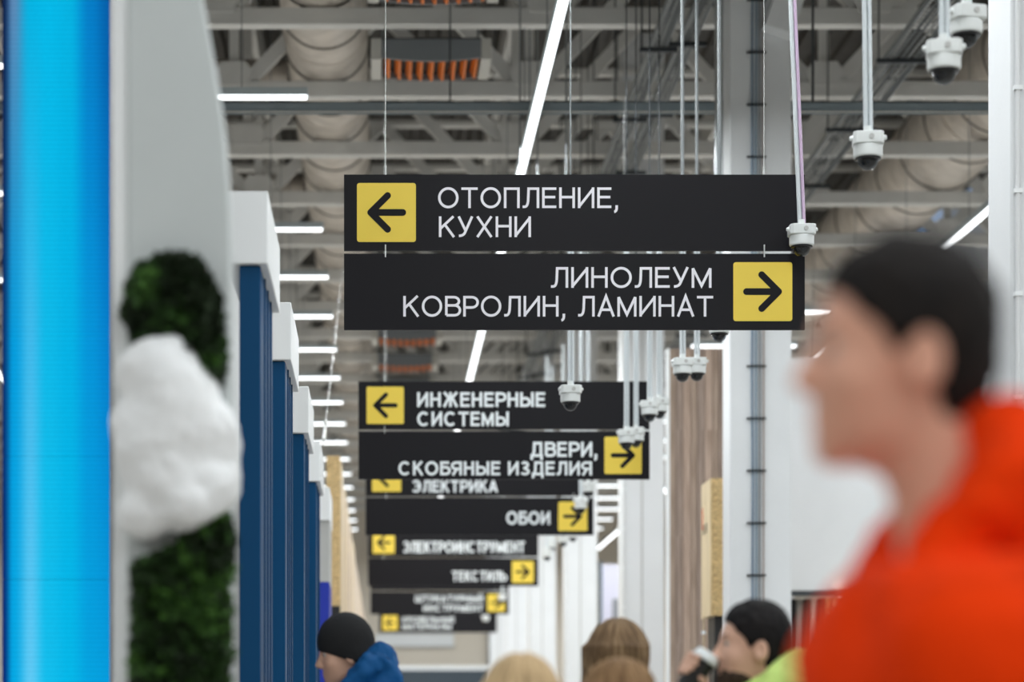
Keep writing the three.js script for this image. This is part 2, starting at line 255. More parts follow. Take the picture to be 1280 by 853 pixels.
// ---------------------------------------------------------------- lettering of the signs, drawn stroke by stroke
const GLYPHS = {
  'О': [0.98, (c, w, a) => { c.ellipse(w / 2, 0.5, w / 2 - a, 0.51 - a, 0, 0, 7); }], 'Т': [0.78, (c, w, a) => { l(c, 0, 1 - a, w, 1 - a); l(c, w / 2, 1 - a, w / 2, 0); }],
  'П': [0.76, (c, w, a) => l(c, a, 0, a, 1 - a, w - a, 1 - a, w - a, 0)], 'Е': [0.68, (c, w, a) => { l(c, w, 1 - a, a, 1 - a, a, a, w, a); l(c, a, 0.53, w * 0.93, 0.53); }],
  'Л': [0.8, (c, w, a) => { l(c, w - a, 0, w - a, 1 - a, 0.29, 1 - a, 0.27, 0.4); c.quadraticCurveTo(0.25, a, 0.1, a); c.lineTo(0, a); }],
  'Н': [0.76, (c, w, a) => { l(c, a, 0, a, 1); l(c, w - a, 0, w - a, 1); l(c, a, 0.53, w - a, 0.53); }],
  'И': [0.79, (c, w, a) => { l(c, a, 1, a, 0); l(c, w - a, 1, w - a, 0); l(c, a, a * 1.2, w - a, 1 - a * 1.2); }],
  'Й': [0.79, (c, w, a) => { l(c, a, 1, a, 0); l(c, w - a, 1, w - a, 0); l(c, a, a * 1.2, w - a, 1 - a * 1.2); c.moveTo(w * 0.3, 1.28); c.quadraticCurveTo(w / 2, 1.06, w * 0.7, 1.28); }],
  'К': [0.76, (c, w, a) => { l(c, a, 0, a, 1); l(c, w - a, 1, a, 0.4); l(c, w * 0.38, 0.6, w - a * 0.6, 0); }], 'У': [0.74, (c, w, a) => { l(c, a * 0.8, 1, w * 0.52, 0.3); c.moveTo(w - a * 0.8, 1); c.lineTo(w * 0.47, 0.22); c.quadraticCurveTo(w * 0.38, a, w * 0.08, a); }],
  'Х': [0.8, (c, w, a) => { l(c, a, 0, w - a, 1); l(c, a, 1, w - a, 0); }], 'М': [0.92, (c, w, a) => { l(c, a, 0, a, 1 - a, w / 2, a * 1.6, w - a, 1 - a, w - a, 0); }],
  'В': [0.74, (c, w, a) => { l(c, a, a, a, 1 - a, w * 0.55, 1 - a); c.bezierCurveTo(w * 1.02, 1 - a, w * 1.02, 0.54, w * 0.55, 0.54); l(c, a, 0.54, w * 0.6, 0.54); c.bezierCurveTo(w * 1.09, 0.54, w * 1.09, a, w * 0.6, a); c.lineTo(a, a); }],
  'Р': [0.72, (c, w, a) => { l(c, a, 0, a, 1 - a, w * 0.55, 1 - a); c.bezierCurveTo(w * 1.1, 1 - a, w * 1.1, 0.44, w * 0.55, 0.44); c.lineTo(a, 0.44); }],
  'А': [0.82, (c, w, a) => { l(c, a * 0.7, 0, w / 2, 1 - a * 0.4, w - a * 0.7, 0); l(c, w * 0.2, 0.33, w * 0.8, 0.33); }],
  'Д': [0.88, (c, w, a) => { l(c, a, -0.2, a, a, w - a, a, w - a, -0.2); l(c, w * 0.84, a, w * 0.84, 1 - a, w * 0.32, 1 - a, w * 0.3, 0.45); c.quadraticCurveTo(w * 0.28, 0.2, w * 0.16, a); }],
  'Ж': [1.12, (c, w, a) => { l(c, w / 2, 0, w / 2, 1); l(c, a, 1, w / 2, 0.5, w - a, 1); l(c, a, 0, w * 0.38, 0.6); l(c, w - a, 0, w * 0.62, 0.6); }],
  'Ы': [0.98, (c, w, a) => { l(c, w - a, 0, w - a, 1); l(c, a, 1, a, a, w * 0.4, a); c.bezierCurveTo(w * 0.78, a, w * 0.78, 0.58, w * 0.4, 0.58); c.lineTo(a, 0.58); }],
  'Ь': [0.72, (c, w, a) => { l(c, a, 1, a, a, w * 0.55, a); c.bezierCurveTo(w * 1.1, a, w * 1.1, 0.58, w * 0.55, 0.58); c.lineTo(a, 0.58); }],
  'С': [0.94, (c, w, a) => { c.ellipse(w / 2, 0.5, w / 2 - a, 0.51 - a, 0, 0.75, Math.PI * 2 - 0.75); }], 'Э': [0.92, (c, w, a) => { c.ellipse(w / 2, 0.5, w / 2 - a, 0.51 - a, 0, Math.PI + 0.75, Math.PI * 3 - 0.75); l(c, w * 0.42, 0.52, w - a, 0.52); }],
  'Б': [0.72, (c, w, a) => { l(c, w * 0.93, 1 - a, a, 1 - a, a, a, w * 0.55, a); c.bezierCurveTo(w * 1.1, a, w * 1.1, 0.58, w * 0.55, 0.58); c.lineTo(a, 0.58); }],
  'Я': [0.76, (c, w, a) => { l(c, w - a, 0, w - a, 1 - a, w * 0.45, 1 - a); c.bezierCurveTo(-w * 0.1, 1 - a, -w * 0.1, 0.46, w * 0.45, 0.46); c.lineTo(w - a, 0.46); l(c, w * 0.5, 0.46, a * 0.8, 0); }],
  'З': [0.7, (c, w, a) => { c.ellipse(w * 0.46, 0.745, w * 0.44 - a, 0.265 - a, 0, -Math.PI / 2, 2.7); c.moveTo(w * 0.46 + (w * 0.52 - a) * Math.cos(-2.7), 0.27 + (0.275 - a) * Math.sin(-2.7)); c.ellipse(w * 0.46, 0.27, w * 0.52 - a, 0.275 - a, 0, -2.7, Math.PI / 2); l(c, w * 0.3, 0.52, w * 0.5, 0.52); }],
  'Ш': [1.06, (c, w, a) => { l(c, a, 1, a, a, w - a, a, w - a, 1); l(c, w / 2, 1, w / 2, a); }], ',': [0.24, (c, w, a) => { l(c, 0.12, a * 2.2, 0.12, -0.02); c.quadraticCurveTo(0.1, -0.16, 0.0, -0.18); }], ' ': [0.3, () => {}],
};
function l(c, ...p) { c.moveTo(p[0], p[1]); for (let i = 2; i < p.length; i += 2) c.lineTo(p[i], p[i + 1]); }
function writeLine(ctx, text, x0, x1, top, bottom, weight) {  // fits the line between x0 and x1 (canvas pixels)
  const gap = 0.115 + weight * 0.12, cap = bottom - top; let total = -gap;
  for (const ch of text) total += GLYPHS[ch][0] + gap;
  const sx = (x1 - x0) / total; let x = 0;
  for (const ch of text) {
    const [w, draw] = GLYPHS[ch];
    ctx.save(); ctx.translate(x0 + x * sx, bottom); ctx.scale(sx, -cap); ctx.beginPath(); draw(ctx, w, weight / 2); ctx.restore();
    ctx.lineWidth = weight * (cap * 0.62 + sx * 0.38); ctx.lineJoin = 'miter'; ctx.miterLimit = 3; ctx.stroke(); x += w + gap;
  }
}
const PW = 2.4, PH = 0.396, GAP = 0.0165, CW = 2048, CH = 338;
function arrowShape(s) {                                       // solid arrow with round ends, pointing along s, unit = metres
  const pieces = [], th = 0.035, seg = (ax, ay, bx, by) => { const L = Math.hypot(bx - ax, by - ay), g = new THREE.Shape(); g.absarc(L / 2, 0, th / 2, -Math.PI / 2, Math.PI / 2); g.absarc(-L / 2, 0, th / 2, Math.PI / 2, Math.PI * 1.5); pieces.push(new THREE.ExtrudeGeometry(g, { depth: 0.0015, bevelEnabled: false, curveSegments: 8 }).rotateZ(Math.atan2(by - ay, bx - ax)).translate((ax + bx) / 2, (ay + by) / 2, 0)); };
  seg(s * 0.078, 0, -s * 0.085, 0); seg(s * 0.082, 0, -s * 0.006, 0.088); seg(s * 0.082, 0, -s * 0.006, -0.088); return merge(pieces);
}
const arrowGeo = { '-1': arrowShape(-1), 1: arrowShape(1) };
const plateGeo = (() => { const a = 0.1535, r = 0.014, s = new THREE.Shape(); s.absarc(a - r, a - r, r, 0, Math.PI / 2); s.absarc(-a + r, a - r, r, Math.PI / 2, Math.PI); s.absarc(-a + r, -a + r, r, Math.PI, Math.PI * 1.5); s.absarc(a - r, -a + r, r, Math.PI * 1.5, Math.PI * 2); return new THREE.ExtrudeGeometry(s, { depth: 0.003, bevelEnabled: false, curveSegments: 6 }); })();
function sign(px0, s, lines, panels, label, weight, ink) {
  // px0, s: left edge and width of the sign in the photograph; the distance follows from the width of 2.4 m
  const d = FOCAL * PW / s, yB = PXY(VY - 0.883 * s, d), x0 = PXX(px0, d);
  const t = thing('direction_sign', label, 'sign', [x0, yB, -d], 0);
  panels.forEach(([which, dir, rows]) => {
    const y = which ? PH + GAP : 0, cv = document.createElement('canvas'); cv.width = CW; cv.height = CH;
    const ctx = cv.getContext('2d'); ctx.fillStyle = '#161519'; ctx.fillRect(0, 0, CW, CH); ctx.strokeStyle = ink; ctx.fillStyle = ink;
    const topPx = VY - 0.883 * s - (y + PH) * s / PW;
    for (const [text, a, b, t0, t1] of rows) writeLine(ctx, text, (a - px0) / s * CW, (b - px0) / s * CW, (t0 - topPx) / s * CW, (t1 - topPx) / s * CW, weight);
    const tx = new THREE.CanvasTexture(cv); tx.colorSpace = THREE.SRGBColorSpace; tx.magFilter = THREE.LinearFilter;
    const face = new THREE.MeshPhysicalMaterial({ color: '#ffffff', roughness: 0.48, specularIntensity: 0.35, map: tx });
    const p = mesh('sign_panel', box(0, PW, y, y + PH, -0.02, 0), [M.signBlack, M.signBlack, M.signBlack, M.signBlack, face, M.signBlack], t);
    if (dir) { const cx = dir < 0 ? 0.221 : PW - 0.219, pl = mesh('yellow_plate', plateGeo, M.yellow, p); pl.position.set(cx, y + PH / 2, 0); const ar = mesh('arrow', arrowGeo[dir], M.ink, pl); ar.position.set(0, 0, 0.003); }
  });
  for (const fx of [0.09, 0.912]) {
    mesh('suspension_wire', rod(V(PW * fx, PH * 2 + GAP, -0.01), V(PW * fx, DECK + 0.06 - yB, -0.01), 0.0022, 5), M.wire, t);
    mesh('wire_clip', merge([rod(V(PW * fx, PH * 2 + GAP - 0.005, -0.01), V(PW * fx, PH * 2 + GAP + 0.05, -0.01), 0.006, 6), rod(V(PW * fx, PH - 0.018, 0.004), V(PW * fx, PH + GAP + 0.03, 0.004), 0.004, 6)]), M.wire, t);
  }
  return t;
}
sign(430, 576, 0, [[1, -1, [['ОТОПЛЕНИЕ,', 547.5, 774, 234.3, 260.3], ['КУХНИ', 548.5, 663.8, 270.6, 296.6]]], [0, 1, [['ЛИНОЛЕУМ', 688.6, 889.5, 334, 360], ['КОВРОЛИН, ЛАМИНАТ', 504, 891.5, 370, 396]]]], 'largest black double hanging sign with thin white lettering and full yellow arrow plates', 0.128, '#ecebf1');
sign(448, 364, 0, [[1, -1, [['ИНЖЕНЕРНЫЕ', 521.5, 681.5, 490.5, 509], ['СИСТЕМЫ', 521.5, 636, 514.8, 533]]], [0, 1, [['ДВЕРИ,', 663, 747, 552.5, 571.5], ['СКОБЯНЫЕ ИЗДЕЛИЯ', 498, 740, 577, 594.5]]]], 'black double hanging sign with two bold lines of text on each of its boards', 0.19, '#e8eef0');
sign(457, 285, 0, [[1, -1, [['ЭЛЕКТРИКА', 514, 622, 600.5, 616]]], [0, 1, [['ОБОИ', 633, 687.5, 639.5, 656]]]], 'black double hanging sign whose lower board carries one four-letter word', 0.19, '#e8eef0');
sign(460, 213, 0, [[1, -1, [['ЭЛЕКТРОИНСТРУМЕНТ', 503, 656, 677, 691.5]]], [0, 1, [['ТЕКСТИЛЬ', 565, 633, 714, 727]]]], 'black double hanging sign with one very long word above one shorter word', 0.19, '#e8eef0');
sign(463, 173, 0, [[1, 0, []], [0, 1, [['ШТУКАТУРНЫЙ', 519, 604, 744.5, 753], ['ИНСТРУМЕНТ', 529, 604, 756.5, 765]]]], 'far black hanging sign with two small lines of text beside a right arrow', 0.19, '#e8eef0');
sign(474, 147, 0, [[1, 0, []], [0, -1, [['КРОВЕЛЬНЫЕ', 503, 568, 771.5, 778.5], ['МАТЕРИАЛЫ', 503, 564, 780.5, 787.5]]]], 'small far hanging sign with a left arrow at the end of the row', 0.19, '#e8eef0');

// ---------------------------------------------------------------- dome cameras on tubes
const G = {
  box: (() => { const s = new THREE.Shape([[-0.05, -0.06], [0.05, -0.06], [0.062, -0.045], [0.062, 0.045], [0.05, 0.06], [-0.05, 0.06], [-0.062, 0.045], [-0.062, -0.045]].map(([a, b]) => new THREE.Vector2(a, b))); return new THREE.ExtrudeGeometry(s, { depth: 0.044, bevelEnabled: true, bevelSize: 0.004, bevelThickness: 0.004, bevelSegments: 2 }).rotateX(-Math.PI / 2).translate(0, 0.112, 0); })(),
  gland: (s) => new THREE.CylinderGeometry(0.009, 0.016, 0.02, 6).rotateZ(-s * Math.PI / 2).translate(s * 0.07, 0.138, 0.01), plug: new THREE.CylinderGeometry(0.012, 0.012, 0.01, 10).rotateX(Math.PI / 2).translate(0.012, 0.134, 0.064),
  housing: new THREE.LatheGeometry([[0, 0.11], [0.058, 0.11], [0.063, 0.105], [0.063, 0.062], [0.06, 0.056], [0.05, 0.052], [0, 0.052]].map(([a, b]) => new THREE.Vector2(a, b)), 32),
  bezel: new THREE.LatheGeometry([[0, 0.056], [0.056, 0.056], [0.056, 0.046], [0.047, 0.043], [0, 0.043]].map(([a, b]) => new THREE.Vector2(a, b)), 32),
  dome: new THREE.SphereGeometry(0.044, 28, 14, 0, Math.PI * 2, Math.PI / 2, Math.PI / 2).translate(0, 0.044, 0), ball: new THREE.SphereGeometry(0.0365, 20, 14).translate(0, 0.047, 0), eye: new THREE.CylinderGeometry(0.01, 0.012, 0.01, 14).rotateX(Math.PI / 2 + 0.5).translate(0, 0.032, 0.029),
};
function domeCamera(px, py, d, label, group, lean = 0, pinkReflection = false, hTop = 99) {
  const p = P(px, py, d), t = thing('dome_camera', label, 'camera', [p.x, p.y, p.z], (hash(px, py, 3) - 0.5) * 0.5, group);
  mesh('junction_box', G.box, M.camWhite, t); mesh('housing', G.housing, M.camWhite, t); mesh('bezel', G.bezel, M.camBlack, t); mesh('dome_cover', G.dome, M.dome, t);
  const b = mesh('camera_ball', G.ball, M.camBlack, t); mesh('camera_lens', G.eye, M.camEye, b);
  for (const s of [-1, 1]) mesh('cable_gland', G.gland(s), M.camWhite, t); mesh('screw_plug', G.plug, M.greyPanel, t);
  const top = Math.min(DECK + 0.06, EYE + hTop) - p.y, lx = -lean * (top - 0.16);
  if (hTop < 99) mesh('suspension_rod', rod(V(0, top - 0.02, 0), V(0, DECK + 0.06 - p.y, 0), d < 17 && px > 800 ? 0.012 : 0.0055, 6), d < 17 ? M.steelDull : M.darkSteel, t);
  mesh('support_tube', rod(V(-0.008, 0.15, 0), V(lx - 0.008, top, 0), 0.0115, 10), M.camTube, t); mesh('cable_conduit', rod(V(0.013, 0.15, 0.006), V(lx + 0.013, top, 0.006), 0.0085, 8), pinkReflection ? M.lilac : M.camTube, t);
  mesh('tube_socket', rod(V(0, 0.155, 0), V(0, 0.19, 0), 0.02, 10), M.camWhite, t);
}
M.camTube = mat('#ccd3d6', 0.5); M.lilac = mat('#c9b0cc', 0.45);  // lilac puts the pink reflection on one camera tube into its conduit colour
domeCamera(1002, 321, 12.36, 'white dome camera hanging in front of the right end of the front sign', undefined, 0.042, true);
domeCamera(1085, 213, 10.47, 'white dome camera on a long tube between the front sign and the near column', undefined, 0.012);
domeCamera(1180, 106, 9.1, 'lower white dome camera of the overlapping pair beside the near white column', undefined, 0);
domeCamera(1208, 60, 8.61 + 0.95, 'upper white dome camera of the overlapping pair beside the near white column', undefined, 0);
domeCamera(713, 514, 15.3, 'white dome camera hanging before the second hanging sign of the row', undefined, 0, false, 3.4);
domeCamera(899, 428, 15.04, 'white dome camera half hidden by the bottom edge of the front sign', undefined, 0, false, 3.2);
const pairs = ['right white dome camera of the pair before the wood panel under the front sign', 'left white dome camera of the pair before the wood panel under the front sign', 'right white dome camera of the pair at the right end of the second sign', 'left white dome camera of the pair at the right end of the second sign', 'right white dome camera of the pair before the arrow plate of the second sign', 'left white dome camera of the pair before the arrow plate of the second sign', 'white dome camera above the arrow plate of the third sign', 'white dome camera overlapping the arrow plate of the third sign', 'white dome camera above the arrow plate of the fourth sign', 'white dome camera overlapping the arrow plate of the fourth sign', 'white dome camera between the fourth sign and the white columns, lower of two', 'white dome camera between the fourth sign and the white columns, upper of two', 'white dome camera overlapping the arrow plate of the fifth sign', 'white dome camera overlapping the last small sign of the row']; let pairAt = 0;
for (const [a, b, c] of [[871, 477, 16.7], [853, 478, 16.25], [824, 524, 18.7], [812, 528, 18.2], [795, 560, 19.4], [783, 563, 18.95], [735, 622, 24.8], [726, 643, 24.2], [690, 690, 32.4], [684, 702, 31.6], [704, 684, 30.6], [716, 678, 29.8], [628, 755, 41.0], [607, 780, 47.0]])
  domeCamera(a, b, c, pairs[pairAt++], 'far dome cameras', 0, false, c < 17 ? 3.5 : c < 22 ? 3.85 : 5);
{ // stay wire with a turnbuckle
  const a = P(404, 556, 18.3), b = P(437, 262, 29.25), u = (t) => a.clone().lerp(b, t), t = thing('stay_wire', 'thin steel stay wire with a turnbuckle above the last white box', 'wire', a.toArray());
  const o = (v) => v.clone().sub(a); mesh('wire', rod(o(a), o(b), 0.004, 5), M.wire, t); mesh('turnbuckle', rod(o(u(0.01)), o(u(0.05)), 0.013, 8), M.wire, t); mesh('hook', rod(o(u(0.058)), o(u(0.062)), 0.016, 8), M.wire, t);
}

// ---------------------------------------------------------------- surfaces of boards
function canvasTex(w, h, draw) { const c = document.createElement('canvas'); c.width = w; c.height = h; draw(c.getContext('2d'), w, h); const t = new THREE.CanvasTexture(c); t.wrapS = t.wrapT = THREE.RepeatWrapping; t.magFilter = THREE.LinearFilter; t.colorSpace = THREE.SRGBColorSpace; return t; }
const osbTex = canvasTex(512, 512, (c, w, h) => {
  c.fillStyle = '#bda374'; c.fillRect(0, 0, w, h);
  for (let i = 0; i < 2600; i++) { const k = rnd(), b = 0.85 + 0.3 * rnd(); c.save(); c.translate(rnd() * w, rnd() * h); c.rotate(rnd() * 6.3); c.fillStyle = `rgb(${(k < 0.2 ? 166 : 202) * b | 0},${(k < 0.2 ? 136 : 174) * b | 0},${(k < 0.2 ? 90 : 124) * b | 0})`; c.fillRect(-22, -4, 20 + rnd() * 34, 4 + rnd() * 9); c.restore(); }
});
const woodTex = (r, g, b, s, k) => tex(256, 512, (u, v) => { const n = fbm(u * 34 + s, v * 3.2, s, 4) - 0.5, m = fbm(u * 120 + s, v * 5, s + 7, 2) - 0.5, q = n * k + m * k * 0.5; return [r + q, g + q, b + q].map((x) => Math.max(0, Math.min(255, x))); });
M.osb = mat('#ffffff', 0.75, { map: osbTex });
M.pine = [mat('#ffffff', 0.65, { map: woodTex(218, 198, 160, 3, 40) }), mat('#ffffff', 0.65, { map: woodTex(218, 204, 190, 9, 36) }), mat('#ffffff', 0.65, { map: woodTex(196, 176, 156, 15, 46) })];
M.ash = [mat('#ffffff', 0.6, { map: woodTex(158, 138, 122, 21, 50) }), mat('#ffffff', 0.6, { map: woodTex(170, 148, 132, 27, 50) }), mat('#ffffff', 0.6, { map: woodTex(146, 128, 116, 33, 46) })];

// ---------------------------------------------------------------- display fins on the left, each with a white box on top
[[9.5, 0], [11.93, 1], [14.8, 2], [17.6, 3], [20.8, 4]].forEach(([d, k]) => {
  const top = EYE + 2.16, labels = ['dark blue display fin topped by the largest white box beside the moss column', 'dark blue display fin with the second white box from the moss column', 'dark blue display fin with the third white box from the moss column', 'dark blue display fin with the fourth white box from the moss column', 'grey and royal blue display fin with a small white box next to the chipboard wall'];
  const t = thing('display_fin', labels[k], 'display stand', [-0.45, 0, -d]);
  mesh('header_box', rbox(-0.165, 0, top - 0.287, top, -1.12, 0, 0.006), M.white, t);
  const yb = top - 0.29;
  if (k < 4) {
    mesh('fin_panel', rbox(-0.115, -0.03, 0.08, yb, -1.06, -0.03, 0.006), M.petrol, t);
    for (const z of [-0.3, -0.56, -0.82]) mesh('vertical_batten', box(-0.03, -0.024, 0.08, yb, z, z - 0.03), M.petrol, t);
  } else {
    mesh('grey_panel', rbox(-0.165, -0.004, EYE + 1.34, yb, -1.0, -0.02, 0.005), M.greyPanel, t);
    mesh('blue_panel', rbox(-0.165, -0.004, 0.08, EYE + 1.34, -1.0, -0.02, 0.005), M.royal, t);
  }
  mesh('plinth', rbox(-0.14, -0.02, 0, 0.08, -1.06, -0.02, 0.006), M.black, t);
});
// stands further back, seen in the gap beside the moss column
[[16.5, -1.12, 2.72, 'tall white display stand with a turquoise strip glimpsed behind the moss column', true], [21.5, -1.42, 2.26, 'white topped stand with grey and royal blue panels glimpsed behind the moss column', false]].forEach(([d, x, hy, label, tall]) => {
  const t = thing('display_stand', label, 'display stand', [x, 0, -d]), top = EYE + hy;
  if (tall) { mesh('body_panel', rbox(-0.2, 0.16, 1.9 + EYE, top + 0.45, -0.5, 0, 0.006), M.white, t); mesh('turquoise_strip', box(-0.2, 0.16, top + 0.45, top + 0.52, -0.5, 0), mat('#38c4e0', 0.4), t); mesh('foot_panel', rbox(-0.2, 0.16, 0, 1.9 + EYE, -0.5, 0, 0.006), M.greyPanel, t); }
  else { mesh('header_box', rbox(-0.2, 0.17, top - 0.24, top, -0.5, 0, 0.006), M.white, t); mesh('grey_panel', rbox(-0.2, 0.16, EYE + 1.38, top - 0.24, -0.5, -0.01, 0.006), M.greyPanel, t); mesh('blue_panel', rbox(-0.2, 0.16, 0, EYE + 1.38, -0.5, -0.01, 0.006), M.royal, t); }
});
{ // long chipboard and raw timber wall
  const d = 25, xr = -0.433, top = EYE + 2.925, t = thing('timber_wall', 'long wall of raw pale boards with a chipboard end beyond the blue fins', 'board wall', [xr, 0, -d]);
  mesh('chipboard_end', metricUV(box(-0.142, 0, EYE + 1.36, top, -0.06, 0), 2.4), M.osb, t); mesh('black_base', rbox(-0.142, 0, 0, EYE + 1.36, -0.5, 0, 0.005), M.black, t);
  let z = -0.075, i = 0;
  while (z > -38) { const w = rr(0.7, 1.15), dx = rr(-0.012, 0.012), h = rr(-0.06, 0.05); mesh('timber_board', metricUV(rbox(-0.05 + dx, dx, 0, top + h, z - w + 0.03, z, 0.004), 0.8, i * 0.37), M.pine[i % 3], t); z -= w; i++; }
}
// ---------------------------------------------------------------- video pillar
{
  const d = 9, xa = PXX(3, d), xb = PXX(137, d), H = 4.6, w = xb - xa;
  const rows = [[[8, 30, 70], [95, 140, 185], [0, 184, 232], [0, 190, 238], [0, 184, 232], [0, 128, 204], [0, 96, 172]], [[4, 50, 110], [0, 160, 225], [64, 190, 240], [10, 190, 238], [0, 182, 234], [0, 152, 222], [0, 130, 208]], [[2, 36, 112], [0, 172, 232], [96, 206, 250], [16, 194, 242], [0, 188, 238], [0, 166, 228], [0, 160, 225]]], us = [0, 0.1, 0.26, 0.42, 0.62, 0.82, 1];
  const pick = (r, u) => { let i = 0; while (i < us.length - 2 && u > us[i + 1]) i++; const k = Math.min(1, Math.max(0, (u - us[i]) / (us[i + 1] - us[i]))), f = k * k * (3 - 2 * k); return rows[r][i].map((c, j) => c + (rows[r][i + 1][j] - c) * f); };
  const y0 = PXY(853, d), y1 = PXY(0, d);
  const picture = tex(256, 1024, (u, v, x, y) => { const s = Math.min(2, Math.max(0, 2 - 2 * (v * H - y0) / (y1 - y0))), r = Math.min(1, Math.floor(s)), f = s - r, a = pick(r, u), b = pick(r + 1, u), line = y % 4 === 0 ? 0.93 : 1, n = 1 + (hash(x >> 1, y >> 1, 5) - 0.5) * 0.03; return a.map((c, j) => Math.min(255, (c + (b[j] - c) * f) * line * n)); });
  const screen = new THREE.MeshPhysicalMaterial({ color: '#020304', roughness: 0.8, specularIntensity: 0.1, emissive: '#ffffff', emissiveMap: picture, emissiveIntensity: 0.4 });
  const t = thing('video_pillar', 'tall narrow video pillar glowing cyan and blue beside the moss column', 'screen', [xa, 0, -d]);
  mesh('pillar_body', rbox(0, w, 0, H, -0.35, -0.012, 0.01), M.darkSteel, t);
  const n = 10; for (let i = 0; i < n; i++) { const g = new THREE.BoxGeometry(w, H / n - 0.002, 0.012).translate(w / 2, (i + 0.5) * H / n, -0.006), p = g.attributes.position, uv = g.attributes.uv; for (let k = 0; k < p.count; k++) uv.setXY(k, p.getX(k) / w, p.getY(k) / H); mesh('screen_tile', g, screen, t); }
  const a = new THREE.RectAreaLight(new THREE.Color(0.05, 0.6, 1), 0.25, w, H - 0.1); a.position.set(w / 2, H / 2, 0.004); a.rotation.y = Math.PI; a.name = 'screen_light'; t.add(a);
}
// ---------------------------------------------------------------- surface nets for soft shapes
function nets(f, lo, hi, cell) {
  const nx = Math.ceil((hi[0] - lo[0]) / cell) + 1, ny = Math.ceil((hi[1] - lo[1]) / cell) + 1, nz = Math.ceil((hi[2] - lo[2]) / cell) + 1, F = new Float32Array(nx * ny * nz), id = new Int32Array(nx * ny * nz).fill(-1), pos = [], ix = [];
  const at = (i, j, k) => i + nx * (j + ny * k);
  for (let k = 0; k < nz; k++) for (let j = 0; j < ny; j++) for (let i = 0; i < nx; i++) F[at(i, j, k)] = f(lo[0] + i * cell, lo[1] + j * cell, lo[2] + k * cell);
  const E = [[0, 1], [2, 3], [4, 5], [6, 7], [0, 2], [1, 3], [4, 6], [5, 7], [0, 4], [1, 5], [2, 6], [3, 7]];
  for (let k = 0; k < nz - 1; k++) for (let j = 0; j < ny - 1; j++) for (let i = 0; i < nx - 1; i++) {
    const v = []; let s = 0; for (let c = 0; c < 8; c++) { const q = F[at(i + (c & 1), j + ((c >> 1) & 1), k + (c >> 2))]; v.push(q); if (q < 0) s++; }
    if (s === 0 || s === 8) continue;
    let x = 0, y = 0, z = 0, n = 0;
    for (const [a, b] of E) if ((v[a] < 0) !== (v[b] < 0)) { const t = v[a] / (v[a] - v[b]); x += (a & 1) + t * ((b & 1) - (a & 1)); y += ((a >> 1) & 1) + t * (((b >> 1) & 1) - ((a >> 1) & 1)); z += (a >> 2) + t * ((b >> 2) - (a >> 2)); n++; }
    id[at(i, j, k)] = pos.length / 3; pos.push(lo[0] + (i + x / n) * cell, lo[1] + (j + y / n) * cell, lo[2] + (k + z / n) * cell);
  }
  const quad = (a, b, c, d, flip) => { if (a < 0 || b < 0 || c < 0 || d < 0) return; flip ? ix.push(a, c, b, a, d, c) : ix.push(a, b, c, a, c, d); };
  for (let k = 1; k < nz - 1; k++) for (let j = 1; j < ny - 1; j++) for (let i = 1; i < nx - 1; i++) {
    const q = F[at(i, j, k)] < 0;
    if (q !== F[at(i + 1, j, k)] < 0) quad(id[at(i, j - 1, k - 1)], id[at(i, j, k - 1)], id[at(i, j, k)], id[at(i, j - 1, k)], !q);
    if (q !== F[at(i, j + 1, k)] < 0) quad(id[at(i - 1, j, k - 1)], id[at(i - 1, j, k)], id[at(i, j, k)], id[at(i, j, k - 1)], !q);
    if (q !== F[at(i, j, k + 1)] < 0) quad(id[at(i - 1, j - 1, k)], id[at(i, j - 1, k)], id[at(i, j, k)], id[at(i - 1, j, k)], !q);
  }
  const g = new THREE.BufferGeometry(); g.setAttribute('position', new THREE.Float32BufferAttribute(pos, 3)); g.setIndex(ix); g.computeVertexNormals(); return g;
}
const smin = (a, b, k) => { const h = Math.max(k - Math.abs(a - b), 0) / k; return Math.min(a, b) - h * h * k * 0.25; }, smax = (a, b, k) => -smin(-a, -b, k);
const ell = (x, y, z, c, r) => { const a = (x - c[0]) / r[0], b = (y - c[1]) / r[1], d = (z - c[2]) / r[2], k0 = Math.sqrt(a * a + b * b + d * d); if (k0 < 1e-6) return -Math.min(...r); const e = a / r[0], f = b / r[1], g = d / r[2]; return k0 * (k0 - 1) / Math.sqrt(e * e + f * f + g * g); };
const cap = (x, y, z, a, b, ra, rb) => { const dx = b[0] - a[0], dy = b[1] - a[1], dz = b[2] - a[2], t = Math.max(0, Math.min(1, ((x - a[0]) * dx + (y - a[1]) * dy + (z - a[2]) * dz) / (dx * dx + dy * dy + dz * dz + 1e-9))); return Math.hypot(x - a[0] - dx * t, y - a[1] - dy * t, z - a[2] - dz * t) - (ra + (rb - ra) * t); };
